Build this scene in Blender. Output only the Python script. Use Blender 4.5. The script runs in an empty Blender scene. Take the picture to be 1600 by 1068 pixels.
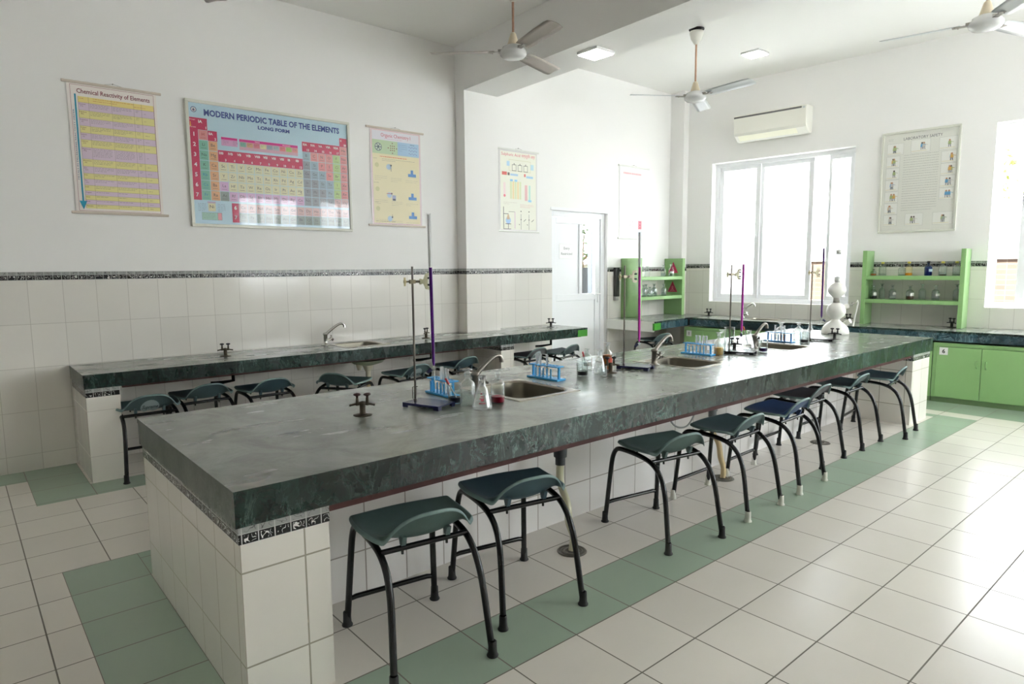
import bpy, bmesh, math, random
from mathutils import Matrix, Vector
random.seed(7)
PI = math.pi
scn = bpy.context.scene
COL = scn.collection

# ------------------------------------------------------------------ camera
cd = bpy.data.cameras.new('camera'); cam = bpy.data.objects.new('camera', cd); COL.objects.link(cam)
YAW, PITCH, ROLL, FPX, CH = 0.8610, 0.1124, 0.0081, 1018.48, 1.369
cy, sy, cp, sp = math.cos(YAW), math.sin(YAW), math.cos(PITCH), math.sin(PITCH)
fwd = Vector((cy*cp, sy*cp, -sp)); rgt = Vector((sy, -cy, 0)); dwn = fwd.cross(rgt)
cr, sr = math.cos(ROLL), math.sin(ROLL)
r2 = cr*rgt + sr*dwn; d2 = -sr*rgt + cr*dwn
M = Matrix((( r2.x, -d2.x, -fwd.x, 0), (r2.y, -d2.y, -fwd.y, 0), (r2.z, -d2.z, -fwd.z, CH), (0, 0, 0, 1)))
cam.matrix_world = M
cd.sensor_fit = 'HORIZONTAL'; cd.sensor_width = 36.0; cd.lens = FPX/1600*36.0; cd.clip_start = 0.05
scn.camera = cam

# ------------------------------------------------------------------ world, sun, exposure
scn.view_settings.view_transform = 'Standard'
scn.view_settings.look = 'None'
scn.view_settings.gamma = 1.0
scn.view_settings.use_curve_mapping = False
scn.view_settings.exposure = 2.3
w = bpy.data.worlds.new('sky'); scn.world = w; w.use_nodes = True
wb = w.node_tree.nodes['Background']; wb.inputs[0].default_value = (0.94, 0.975, 1.0, 1); wb.inputs[1].default_value = 3.0
sd = bpy.data.lights.new('sun', 'SUN'); sd.energy = 19.0; sd.angle = 0.01; sd.color = (1.0, 0.975, 0.94)
sun = bpy.data.objects.new('sun', sd); COL.objects.link(sun)
sun.rotation_euler = Vector((0.5, -0.06, -0.85)).to_track_quat('-Z', 'Y').to_euler()
cyc = scn.cycles
cyc.max_bounces = 14; cyc.diffuse_bounces = 8; cyc.glossy_bounces = 6; cyc.transmission_bounces = 8
cyc.transparent_max_bounces = 32; cyc.sample_clamp_indirect = 8.0; cyc.caustics_reflective = False; cyc.caustics_refractive = False

def portal(name, loc, rot, sx, sz):
    l = bpy.data.lights.new(name, 'AREA'); l.shape = 'RECTANGLE'; l.size = sx; l.size_y = sz
    l.cycles.is_portal = True
    o = bpy.data.objects.new(name, l); COL.objects.link(o); o.location = loc; o.rotation_euler = rot
    return o

# ------------------------------------------------------------------ frames
TH = math.atan(0.088)
FL = Matrix.Translation((0, 5.53, 0))                                     # left wall: x along, -y into the room
FF = Matrix.Translation((7.75, 5.3, 0)) @ Matrix.Rotation(TH - PI/2, 4, 'Z')  # far wall: x = distance from corner, -y into the room
FI = Matrix.Identity(4)

# ------------------------------------------------------------------ materials
def lin(c):
    return tuple((x/12.92 if x <= 0.04045 else ((x+0.055)/1.055)**2.4) for x in c[:3]) + (1,)
MATS = {}
def newmat(name):
    m = bpy.data.materials.new(name); m.use_nodes = True
    nt = m.node_tree; b = nt.nodes['Principled BSDF']
    return m, nt, b
def N(nt, t, **kw):
    n = nt.nodes.new(t)
    for k, v in kw.items():
        if k in ('inp',):
            for a, b in v.items(): n.inputs[a].default_value = b
        else: setattr(n, k, v)
    return n
def plain(name, col, rough=0.5, metal=0.0, noise=0.0, nscale=8.0, bump=0.0, spec=0.5, emit=None, estr=1.0, coat=0.0):
    if name in MATS: return MATS[name]
    m, nt, b = newmat(name)
    c = lin(col)
    b.inputs['Base Color'].default_value = c
    b.inputs['Roughness'].default_value = rough
    b.inputs['Metallic'].default_value = metal
    b.inputs['Specular IOR Level'].default_value = spec
    b.inputs['Coat Weight'].default_value = coat
    if emit:
        b.inputs['Emission Color'].default_value = lin(emit); b.inputs['Emission Strength'].default_value = estr
    if noise or bump:
        tc = N(nt, 'ShaderNodeTexCoord'); nz = N(nt, 'ShaderNodeTexNoise', inp={'Scale': nscale, 'Detail': 6.0, 'Roughness': 0.6})
        nt.links.new(tc.outputs['Object'], nz.inputs['Vector'])
        if noise:
            mx = N(nt, 'ShaderNodeMix', data_type='RGBA')
            mx.inputs[6].default_value = tuple(x*(1-noise) for x in c[:3]) + (1,)
            mx.inputs[7].default_value = tuple(min(1, x*(1+noise)) for x in c[:3]) + (1,)
            nt.links.new(nz.outputs['Fac'], mx.inputs[0]); nt.links.new(mx.outputs[2], b.inputs['Base Color'])
        if bump:
            bp = N(nt, 'ShaderNodeBump', inp={'Strength': bump, 'Distance': 0.002})
            nt.links.new(nz.outputs['Fac'], bp.inputs['Height']); nt.links.new(bp.outputs[0], b.inputs['Normal'])
    MATS[name] = m
    return m
def tile(name, col, grout, w, h, ox=0, oy=0, mortar=0.0025, rough=0.12, var=0.03, stain=0.0):
    if name in MATS: return MATS[name]
    m, nt, b = newmat(name)
    uv = N(nt, 'ShaderNodeUVMap'); mp = N(nt, 'ShaderNodeMapping'); mp.inputs['Location'].default_value = (ox, oy, 0)
    br = N(nt, 'ShaderNodeTexBrick', offset=0.0, squash=1.0)
    c = lin(col)
    br.inputs['Color1'].default_value = tuple(x*(1-var) for x in c[:3]) + (1,)
    br.inputs['Color2'].default_value = tuple(min(1, x*(1+var)) for x in c[:3]) + (1,)
    br.inputs['Mortar'].default_value = lin(grout)
    br.inputs['Scale'].default_value = 1.0; br.inputs['Mortar Size'].default_value = mortar; br.inputs['Mortar Smooth'].default_value = 0.1
    br.inputs['Brick Width'].default_value = w; br.inputs['Row Height'].default_value = h
    nt.links.new(uv.outputs[0], mp.inputs[0]); nt.links.new(mp.outputs[0], br.inputs['Vector'])
    out = br.outputs['Color']
    tc = N(nt, 'ShaderNodeTexCoord')
    nz = N(nt, 'ShaderNodeTexNoise', inp={'Scale': 1.7, 'Detail': 5.0}); nt.links.new(tc.outputs['Object'], nz.inputs['Vector'])
    rp = N(nt, 'ShaderNodeMapRange', inp={1: 0.3, 2: 0.7, 3: 0.95 - stain, 4: 1.0}); nt.links.new(nz.outputs['Fac'], rp.inputs[0])
    ml = N(nt, 'ShaderNodeVectorMath', operation='SCALE'); nt.links.new(out, ml.inputs[0]); nt.links.new(rp.outputs[0], ml.inputs['Scale'])
    nt.links.new(ml.outputs[0], b.inputs['Base Color'])
    rr = N(nt, 'ShaderNodeMapRange', inp={1: 0.0, 2: 1.0, 3: rough, 4: 0.7}); nt.links.new(br.outputs['Fac'], rr.inputs[0])
    nt.links.new(rr.outputs[0], b.inputs['Roughness'])
    bp = N(nt, 'ShaderNodeBump', invert=True, inp={'Strength': 0.35, 'Distance': 0.0015}); nt.links.new(br.outputs['Fac'], bp.inputs['Height'])
    nz2 = N(nt, 'ShaderNodeTexNoise', inp={'Scale': 6.0, 'Detail': 1.0}); nt.links.new(tc.outputs['Object'], nz2.inputs['Vector'])
    bp2 = N(nt, 'ShaderNodeBump', inp={'Strength': 0.08, 'Distance': 0.01}); nt.links.new(nz2.outputs['Fac'], bp2.inputs['Height'])
    nt.links.new(bp.outputs[0], bp2.inputs['Normal']); nt.links.new(bp2.outputs[0], b.inputs['Normal'])
    MATS[name] = m
    return m
def math_(nt, op, a, b=None, c=None):
    n = N(nt, 'ShaderNodeMath', operation=op)
    for i, x in enumerate((a, b, c)):
        if x is None: continue
        if hasattr(x, 'is_linked') or hasattr(x, 'links'): nt.links.new(x, n.inputs[i])
        else: n.inputs[i].default_value = x
    return n.outputs[0]
def mosaic(name, ztop):
    """two rows of 50 mm pictogram tesserae: a pale grey row over a black row"""
    m, nt, b = newmat(name)
    uv = N(nt, 'ShaderNodeUVMap'); sx = N(nt, 'ShaderNodeSeparateXYZ'); nt.links.new(uv.outputs[0], sx.inputs[0])
    u, v = sx.outputs[0], sx.outputs[1]
    cell = math_(nt, 'DIVIDE', u, 0.05)
    fr = math_(nt, 'FRACT', cell); ci = math_(nt, 'FLOOR', cell)
    dz = math_(nt, 'SUBTRACT', ztop, v)
    low = math_(nt, 'GREATER_THAN', dz, 0.023)
    # local vertical coordinate inside a row
    va = math_(nt, 'DIVIDE', dz, 0.023); vb = math_(nt, 'DIVIDE', math_(nt, 'SUBTRACT', dz, 0.023), 0.033)
    vv = math_(nt, 'ADD', math_(nt, 'MULTIPLY', vb, low), math_(nt, 'MULTIPLY', va, math_(nt, 'SUBTRACT', 1.0, low)))
    dx = math_(nt, 'ABSOLUTE', math_(nt, 'SUBTRACT', fr, 0.5)); dy = math_(nt, 'ABSOLUTE', math_(nt, 'SUBTRACT', vv, 0.5))
    inner = math_(nt, 'MULTIPLY', math_(nt, 'LESS_THAN', dx, 0.36), math_(nt, 'LESS_THAN', dy, 0.34))
    edge = math_(nt, 'GREATER_THAN', math_(nt, 'MAXIMUM', math_(nt, 'MULTIPLY', dx, 1.0), dy), 0.465)
    tc = N(nt, 'ShaderNodeTexCoord')
    nz = N(nt, 'ShaderNodeTexNoise', inp={'Scale': 48.0, 'Detail': 0.0, 'Distortion': 1.0}); nt.links.new(tc.outputs['Object'], nz.inputs['Vector'])
    line = math_(nt, 'LESS_THAN', math_(nt, 'ABSOLUTE', math_(nt, 'SUBTRACT', nz.outputs['Fac'], 0.5)), 0.032)
    glyph = math_(nt, 'MULTIPLY', line, inner)
    cr_ = N(nt, 'ShaderNodeTexWhiteNoise', noise_dimensions='1D'); nt.links.new(ci, cr_.inputs['W'])
    base = N(nt, 'ShaderNodeMix', data_type='RGBA'); base.inputs[6].default_value = lin((.60, .61, .60)); base.inputs[7].default_value = lin((.10, .10, .11))
    nt.links.new(low, base.inputs[0])
    gl = N(nt, 'ShaderNodeMix', data_type='RGBA'); gl.inputs[6].default_value = lin((.38, .38, .38)); gl.inputs[7].default_value = lin((.88, .88, .86))
    nt.links.new(low, gl.inputs[0])
    m1 = N(nt, 'ShaderNodeMix', data_type='RGBA'); nt.links.new(glyph, m1.inputs[0]); nt.links.new(base.outputs[2], m1.inputs[6]); nt.links.new(gl.outputs[2], m1.inputs[7])
    m2 = N(nt, 'ShaderNodeMix', data_type='RGBA'); nt.links.new(edge, m2.inputs[0]); nt.links.new(m1.outputs[2], m2.inputs[6]); m2.inputs[7].default_value = lin((.72, .72, .71))
    nt.links.new(m2.outputs[2], b.inputs['Base Color']); b.inputs['Roughness'].default_value = 0.25
    return m
def marble(name, dark, mid, vein, top=False, rough=0.18, seam=0.0):
    m, nt, b = newmat(name)
    tc = N(nt, 'ShaderNodeTexCoord')
    n1 = N(nt, 'ShaderNodeTexNoise', inp={'Scale': 3.2 if top else 14.0, 'Detail': 11.0, 'Roughness': 0.74, 'Distortion': 1.6})
    nt.links.new(tc.outputs['Object'], n1.inputs['Vector'])
    r1 = N(nt, 'ShaderNodeValToRGB'); e = r1.color_ramp.elements
    e[0].position = 0.36; e[0].color = lin(dark); e[1].position = 0.68; e[1].color = lin(mid)
    nt.links.new(n1.outputs['Fac'], r1.inputs[0])
    # veins: ridged noise, stretched
    mp = N(nt, 'ShaderNodeMapping'); mp.inputs['Rotation'].default_value = (0.3, 0.5, 0.5); mp.inputs['Scale'].default_value = (0.7, 2.2, 1.0) if top else (2.0, 1.0, .8)
    nt.links.new(tc.outputs['Object'], mp.inputs[0])
    n2 = N(nt, 'ShaderNodeTexNoise', inp={'Scale': 5.5 if top else 5.0, 'Detail': 9.0, 'Roughness': 0.7, 'Distortion': 2.2 if top else 1.2}); nt.links.new(mp.outputs[0], n2.inputs['Vector'])
    d = math_(nt, 'ABSOLUTE', math_(nt, 'SUBTRACT', n2.outputs['Fac'], 0.5))
    v = N(nt, 'ShaderNodeMapRange', inp={1: 0.0, 2: 0.014 if top else 0.016, 3: 1.0, 4: 0.0}); nt.links.new(d, v.inputs[0])
    n3 = N(nt, 'ShaderNodeTexNoise', inp={'Scale': 2.0, 'Detail': 2.0}); nt.links.new(tc.outputs['Object'], n3.inputs['Vector'])
    msk = N(nt, 'ShaderNodeMapRange', inp={1: 0.42, 2: 0.66, 3: 0.0, 4: 0.35 if top else 0.8}); nt.links.new(n3.outputs['Fac'], msk.inputs[0])
    vf = math_(nt, 'MULTIPLY', v.outputs[0], msk.outputs[0])
    mx = N(nt, 'ShaderNodeMix', data_type='RGBA'); nt.links.new(vf, mx.inputs[0]); nt.links.new(r1.outputs[0], mx.inputs[6]); mx.inputs[7].default_value = lin(vein)
    out = mx.outputs[2]
    if seam:
        uv = N(nt, 'ShaderNodeUVMap'); s = N(nt, 'ShaderNodeSeparateXYZ'); nt.links.new(uv.outputs[0], s.inputs[0])
        q = math_(nt, 'DIVIDE', s.outputs[0], seam)
        wn = N(nt, 'ShaderNodeTexWhiteNoise', noise_dimensions='1D'); nt.links.new(math_(nt, 'FLOOR', q), wn.inputs['W'])
        sc = N(nt, 'ShaderNodeMapRange', inp={3: 0.6, 4: 1.45}); nt.links.new(wn.outputs['Value'], sc.inputs[0])
        ed = math_(nt, 'LESS_THAN', math_(nt, 'ABSOLUTE', math_(nt, 'SUBTRACT', math_(nt, 'FRACT', q), 0.5)), 0.497)
        k = math_(nt, 'MULTIPLY', sc.outputs[0], math_(nt, 'ADD', math_(nt, 'MULTIPLY', ed, 0.5), 0.5))
        vm = N(nt, 'ShaderNodeVectorMath', operation='SCALE'); nt.links.new(out, vm.inputs[0]); nt.links.new(k, vm.inputs['Scale']); out = vm.outputs[0]
    nt.links.new(out, b.inputs['Base Color'])
    n4 = N(nt, 'ShaderNodeTexNoise', inp={'Scale': 5.0, 'Detail': 6.0}); nt.links.new(mp.outputs[0], n4.inputs['Vector'])
    rr = N(nt, 'ShaderNodeMapRange', inp={1: 0.3, 2: 0.75, 3: rough, 4: rough + 0.16}); nt.links.new(n4.outputs['Fac'], rr.inputs[0]); nt.links.new(rr.outputs[0], b.inputs['Roughness'])
    MATS[name] = m
    return m
def glass(name, tint=(1, 1, 1), gl=0.9, base=0.05, power=2.6, haze=0.0, hazecol=(1, 1, 1)):
    """thin-walled clear glass: see-through face on, mirror-like at the rim of the curve"""
    if name in MATS: return MATS[name]
    m, nt, b = newmat(name); nt.nodes.remove(b)
    o = nt.nodes['Material Output']
    tr = N(nt, 'ShaderNodeBsdfTransparent'); tr.inputs[0].default_value = tuple(tint) + (1,)
    gs = N(nt, 'ShaderNodeBsdfGlossy'); gs.inputs['Roughness'].default_value = 0.03
    lw = N(nt, 'ShaderNodeLayerWeight', inp={'Blend': 0.5})
    p = math_(nt, 'POWER', lw.outputs['Facing'], power)
    f = math_(nt, 'MULTIPLY_ADD', p, gl, base)
    mx = N(nt, 'ShaderNodeMixShader'); nt.links.new(f, mx.inputs[0]); nt.links.new(tr.outputs[0], mx.inputs[1]); nt.links.new(gs.outputs[0], mx.inputs[2])
    out = mx.outputs[0]
    if haze:
        tl = N(nt, 'ShaderNodeBsdfTranslucent'); tl.inputs[0].default_value = tuple(hazecol) + (1,)
        m2 = N(nt, 'ShaderNodeMixShader'); m2.inputs[0].default_value = haze
        nt.links.new(out, m2.inputs[1]); nt.links.new(tl.outputs[0], m2.inputs[2]); out = m2.outputs[0]
    nt.links.new(out, o.inputs[0])
    MATS[name] = m
    return m
def liquid(name, col, solid=0.5):
    if name in MATS: return MATS[name]
    m, nt, b = newmat(name)
    b.inputs['Base Color'].default_value = lin(col); b.inputs['Roughness'].default_value = 0.25; b.inputs['Specular IOR Level'].default_value = 0.1
    if solid < 1:
        o = nt.nodes['Material Output']; tr = N(nt, 'ShaderNodeBsdfTransparent'); tr.inputs[0].default_value = lin(col)
        mx = N(nt, 'ShaderNodeMixShader'); mx.inputs[0].default_value = solid
        nt.links.new(tr.outputs[0], mx.inputs[1]); nt.links.new(b.outputs[0], mx.inputs[2]); nt.links.new(mx.outputs[0], o.inputs[0])
    MATS[name] = m
    return m

WALL = plain('white_wall_paint', (.93, .925, .92), .6, noise=.015, nscale=1.2, bump=.05)
CEIL = plain('ceiling_paint', (.93, .925, .915), .7, bump=.04, nscale=3)
TW = dict(grout=(.76, .74, .71), w=.2, h=.3, mortar=.0018)
T_LEFT = tile('wall_tile_left', (.90, .885, .86), ox=-.002, oy=-.115, **TW)
T_FAR = tile('wall_tile_far', (.90, .885, .86), ox=-.05, oy=-.115, **TW)
T_PIER = tile('pier_tile', (.90, .885, .855), ox=-.593, oy=-(.5563-.09), grout=(.62, .60, .54), w=.2, h=.3, mortar=.003)
T_PANEL = tile('panel_tile', (.89, .88, .87), ox=-.05, oy=-.19, grout=(.60, .58, .55), w=.2, h=.3, mortar=.003)
T_LPIER = tile('left_pier_tile', (.90, .885, .855), ox=-.002, oy=-(.562-.09), **TW)
FLR = dict(grout=(.44, .42, .38), w=.3126, h=.3077, rough=.24, mortar=.0028)
FLL = dict(grout=(.44, .42, .38), w=.306, h=.2905, rough=.24, mortar=.0028)
F_PALE = tile('floor_tile_pale', (.875, .855, .82), ox=-1.0576, oy=-1.9087, **FLR)
F_GREEN = tile('floor_tile_green', (.63, .70, .63), ox=-1.0576, oy=-1.9087, **FLR)
F_PALE_L = tile('floor_tile_pale_left', (.875, .855, .82), ox=-.175, oy=-3.515, **FLL)
F_GREEN_L = tile('floor_tile_green_left', (.63, .70, .63), ox=-.288, oy=-3.515, **FLL)
MOS_WALL = mosaic('mosaic_border_wall', 1.371)
MOS_PIER = mosaic('mosaic_border_pier', .6123)
MOS_LP = mosaic('mosaic_border_left_pier', .618)
MOS_FAR = mosaic('mosaic_border_far', 1.407)
MTOP = marble('marble_worn_top', (.43, .45, .42), (.56, .575, .55), (.72, .74, .71), top=True, rough=.15)
MEDGE = marble('marble_green_edge', (.03, .075, .062), (.14, .225, .20), (.42, .53, .49), rough=.2, seam=.78)
MEND = marble('marble_grey_end', (.27, .30, .28), (.36, .39, .365), (.45, .49, .46), rough=.3)
RUST = plain('red_oxide_slab', (.27, .12, .10), .7, noise=.3, nscale=12)
PVC = plain('white_pvc', (.93, .935, .945), .3)
STEEL = plain('stainless_steel', (.62, .60, .56), .26, metal=1.0, noise=.08, nscale=20)
STEELD = plain('sink_bowl_steel', (.50, .48, .43), .38, metal=.9, noise=.15, nscale=9)
CHROME = plain('chrome', (.80, .79, .77), .12, metal=1.0)
CHROMED = plain('dull_chrome', (.52, .50, .47), .28, metal=.9)
BRASS = plain('tarnished_brass', (.30, .27, .22), .4, metal=.7, noise=.3, nscale=60)
BLACKP = plain('black_plastic', (.07, .065, .06), .4)
BLACKM = plain('black_painted_tube', (.045, .045, .05), .25, noise=.2, nscale=30)
RUB = plain('black_rubber_tip', (.08, .08, .08), .6)
RUBW = plain('white_rubber_tip', (.80, .80, .76), .6)
GREEN = plain('green_enamel', (.55, .71, .47), .3, noise=.05, nscale=4)
GREENL = plain('green_enamel_worn', (.56, .71, .48), .35, noise=.06, nscale=5)
BLUEP = plain('navy_enamel', (.17, .18, .35), .25, noise=.1, nscale=30)
SKYB = plain('sky_blue_plastic', (.22, .66, .90), .35)
CREAMP = plain('cream_plastic', (.80, .79, .66), .4)
IRON = plain('rod_steel', (.42, .40, .37), .35, metal=.8)
GLS = glass('clear_glass', (.93, .955, .95), gl=.95, base=.025, power=1.9)
GLSD = glass('bottle_glass', (.82, .86, .85), gl=.85, base=.10, power=1.8)
GLSB = glass('cobalt_glass', (.10, .22, .62), gl=.6, base=.06)
PANE = glass('window_pane', (.95, .97, .97), gl=.5, base=.05, power=4, haze=.35, hazecol=(.95, .97, 1))
PANEC = glass('clear_pane', (.96, .98, .98), gl=.5, base=.012, power=4.5)
MILKY = plain('milky_polythene', (.90, .895, .87), .25)

# ------------------------------------------------------------------ mesh builder
class MB:
    def __init__(s): s.v = []; s.f = []; s.m = []; s.sm = []; s.mi = 0; s.T = Matrix.Identity(4); s.smooth = False
    def mat(s, i): s.mi = i; return s
    def t(s, M=None): s.T = M if M is not None else Matrix.Identity(4); return s
    def add(s, verts, faces, smooth=None):
        o = len(s.v); s.v += [tuple(s.T @ Vector(p)) for p in verts]
        for f in faces: s.f.append([o+i for i in f]); s.m.append(s.mi); s.sm.append(s.smooth if smooth is None else smooth)
        return s
    def box(s, x0, x1, y0, y1, z0, z1, mats=None):
        vs = [(x, y, z) for z in (z0, z1) for y in (y0, y1) for x in (x0, x1)]
        fs = [(0, 2, 3, 1), (4, 5, 7, 6), (0, 1, 5, 4), (2, 6, 7, 3), (0, 4, 6, 2), (1, 3, 7, 5)]   # bottom top -y +y -x +x
        if mats:
            for f, mi in zip(fs, mats):
                if mi is None: continue
                s.mi = mi; s.add(vs, [f], False)
            return s
        return s.add(vs, fs, False)
    def lathe(s, prof, n=24, cx=0, cy=0, capb=False, capt=False, sx=1.0, sy=1.0):
        vs = []
        for r, z in prof:
            for i in range(n):
                a = 2*PI*i/n; vs.append((cx+sx*r*math.cos(a), cy+sy*r*math.sin(a), z))
        fs = []
        for k in range(len(prof)-1):
            for i in range(n):
                j = (i+1) % n; fs.append((k*n+i, k*n+j, (k+1)*n+j, (k+1)*n+i))
        s.add(vs, fs, True)
        if capb: s.add(vs[:n], [tuple(range(n))[::-1]], False)
        if capt: s.add(vs[-n:], [tuple(range(n))], False)
        return s
    def cyl(s, p0, p1, r0, r1=None, n=12, caps=True):
        r1 = r0 if r1 is None else r1
        p0, p1 = Vector(p0), Vector(p1); d = (p1-p0).normalized()
        a = d.orthogonal().normalized(); b = d.cross(a)
        vs = [p0+(a*math.cos(2*PI*i/n)+b*math.sin(2*PI*i/n))*r0 for i in range(n)] + [p1+(a*math.cos(2*PI*i/n)+b*math.sin(2*PI*i/n))*r1 for i in range(n)]
        s.add(vs, [(i, (i+1) % n, n+(i+1) % n, n+i) for i in range(n)], True)
        if caps: s.add(vs, [tuple(range(n))[::-1], tuple(range(n, 2*n))], False)
        return s
    def tube(s, pts, r, n=10, sub=6, caps=True, smoothpath=True):
        P = [Vector(p) for p in pts]
        R = r if isinstance(r, (list, tuple)) else [r]*len(P)
        Q, RR = [], []
        if smoothpath and len(P) > 2:
            for i in range(len(P)-1):
                p0, p1, p2, p3 = P[max(i-1, 0)], P[i], P[i+1], P[min(i+2, len(P)-1)]
                for k in range(sub):
                    t = k/sub
                    Q.append(0.5*((2*p1)+(p2-p0)*t+(2*p0-5*p1+4*p2-p3)*t*t+(3*p1-p0-3*p2+p3)*t**3)); RR.append(R[i]*(1-t)+R[i+1]*t)
            Q.append(P[-1]); RR.append(R[-1])
        else: Q, RR = P, R
        vs = []; a = None
        for i, q in enumerate(Q):
            d = (Q[min(i+1, len(Q)-1)]-Q[max(i-1, 0)]).normalized()
            a = d.orthogonal().normalized() if a is None else (a-d*a.dot(d)).normalized()
            b = d.cross(a)
            for k in range(n):
                an = 2*PI*k/n; vs.append(q+(a*math.cos(an)+b*math.sin(an))*RR[i])
        fs = [(i*n+k, i*n+(k+1) % n, (i+1)*n+(k+1) % n, (i+1)*n+k) for i in range(len(Q)-1) for k in range(n)]
        s.add(vs, fs, True)
        if caps: s.add(vs, [tuple(range(n))[::-1], tuple(range(len(vs)-n, len(vs)))], False)
        return s
    def prism(s, poly, z0, z1, axis='z'):
        n = len(poly)
        def P(a, b, c): return (a, b, c) if axis == 'z' else ((a, c, b) if axis == 'y' else (c, a, b))
        vs = [P(a, b, z0) for a, b in poly]+[P(a, b, z1) for a, b in poly]
        fs = [tuple(range(n))[::-1], tuple(range(n, 2*n))]+[(i, (i+1) % n, n+(i+1) % n, n+i) for i in range(n)]
        return s.add(vs, fs, False)
    def loft(s, loops, close=True, cap0=False, cap1=False, smooth=True):
        n = len(loops[0]); vs = [p for l in loops for p in l]
        fs = [(k*n+i, k*n+(i+1) % n, (k+1)*n+(i+1) % n, (k+1)*n+i) for k in range(len(loops)-1) for i in range(n if close else n-1)]
        s.add(vs, fs, smooth)
        if cap0: s.add(loops[0], [tuple(range(n))[::-1]], False)
        if cap1: s.add(loops[-1], [tuple(range(n))], False)
        return s
    def build(s, name, mats, parent=None, frame=None, uvo=(0, 0), bevel=0, fix=True, uvlocal=False):
        me = bpy.data.meshes.new(name); me.from_pydata(s.v, [], s.f)
        for m in (mats if isinstance(mats, (list, tuple)) else [mats]): me.materials.append(m)
        for p, mi, sm in zip(me.polygons, s.m, s.sm): p.material_index = mi; p.use_smooth = sm
        if fix:
            bm = bmesh.new(); bm.from_mesh(me); bmesh.ops.remove_doubles(bm, verts=bm.verts, dist=1e-6) if fix == 'weld' else None
            bmesh.ops.recalc_face_normals(bm, faces=bm.faces); bm.to_mesh(me); bm.free()
        uv = me.uv_layers.new(name='UVMap').data
        for p in me.polygons:
            n = p.normal; ax = max(range(3), key=lambda i: abs(n[i]))
            for li in p.loop_indices:
                c = me.vertices[me.loops[li].vertex_index].co
                uv[li].uv = ((c.x, c.y) if ax == 2 else ((c.y, c.z) if ax == 0 else (c.x, c.z)))
                uv[li].uv = (uv[li].uv[0]+uvo[0], uv[li].uv[1]+uvo[1])
        o = bpy.data.objects.new(name, me); COL.objects.link(o)
        if parent: o.parent = parent
        if frame is not None: o.matrix_local = frame
        if bevel:
            b = o.modifiers.new('bevel', 'BEVEL'); b.width = bevel; b.segments = 2; b.limit_method = 'ANGLE'; b.angle_limit = .6
        return o

def tag(o, label, cat, group=None):
    o['label'] = label; o['category'] = cat
    if group: o['group'] = group
    return o
def thing(name, label, cat, loc=(0, 0, 0), rotz=0, group=None, frame=None):
    o = bpy.data.objects.new(name, None); COL.objects.link(o); o.empty_display_size = .05
    o.matrix_world = (frame if frame is not None else FI) @ Matrix.Translation(loc) @ Matrix.Rotation(rotz, 4, 'Z')
    return tag(o, label, cat, group)
def struct(o): o['kind'] = 'structure'; return o
def copy_thing(root, label, loc=None, rotz=None, group=None, frame=None):
    def cp(o, par):
        c = o.copy(); COL.objects.link(c)
        if par: c.parent = par; c.matrix_parent_inverse = o.matrix_parent_inverse.copy()
        for ch in o.children: cp(ch, c)
        return c
    r = cp(root, None); r['label'] = label
    if group: r['group'] = group
    if loc is not None:
        r.matrix_world = (frame if frame is not None else FI) @ Matrix.Translation(loc) @ Matrix.Rotation(rotz or 0, 4, 'Z')
    return r
def swapmat(root, child, mat, all_=False):
    for c in root.children:
        if c.name.split('.')[0] == child:
            c.data = c.data.copy(); c.data.materials[0] = mat
            if not all_: return

def rrect(cx, cy, w, h, r, z, k=6):
    pts = []
    for qx, qy, a0 in ((1, 1, 0), (-1, 1, 90), (-1, -1, 180), (1, -1, 270)):
        for i in range(k+1):
            a = math.radians(a0+90*i/k)
            pts.append((cx+qx*(w/2-r)+r*math.cos(a), cy+qy*(h/2-r)+r*math.sin(a), z))
    return pts
def holed(mb, x0, x1, y0, y1, z0, z1, holes, mats=None):
    """slab with rectangular holes, as boxes whose faces meet flush"""
    xs = sorted({x0, x1} | {h[0] for h in holes} | {h[1] for h in holes}); ys = sorted({y0, y1} | {h[2] for h in holes} | {h[3] for h in holes})
    for i in range(len(xs)-1):
        for j in range(len(ys)-1):
            a, b, c, d = xs[i], xs[i+1], ys[j], ys[j+1]
            def ish(a, b, c, d): return any(h[0] <= a+1e-6 and b-1e-6 <= h[1] and h[2] <= c+1e-6 and d-1e-6 <= h[3] for h in holes)
            if ish(a, b, c, d): continue
            L = i == 0 or ish(xs[i-1], xs[i], c, d); Rr = i == len(xs)-2 or ish(xs[i+1], xs[i+2], c, d)
            D = j == 0 or ish(a, b, ys[j-1], ys[j]); U = j == len(ys)-2 or ish(a, b, ys[j+1], ys[j+2])
            m = list(mats or (0, 0, 0, 0, 0, 0))
            if not L: m[4] = None
            if not Rr: m[5] = None
            if not D: m[2] = None
            if not U: m[3] = None
            mb.box(a, b, c, d, z0, z1, m)
def holed_wall(mb, x0, x1, y0, y1, z0, z1, holes, mats=None):
    """same, wall standing in XZ: holes are (x0,x1,z0,z1)"""
    t = MB(); holed(t, x0, x1, z0, z1, y0, y1, holes, mats)
    mb.v += [tuple(mb.T @ Vector((a, c, b))) for a, b, c in t.v] if False else []
    o = len(mb.v); mb.v += [tuple(mb.T @ Vector((a, c, b))) for a, b, c in t.v]
    mb.f += [[o+i for i in reversed(f)] for f in t.f]; mb.m += t.m; mb.sm += t.sm

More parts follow.
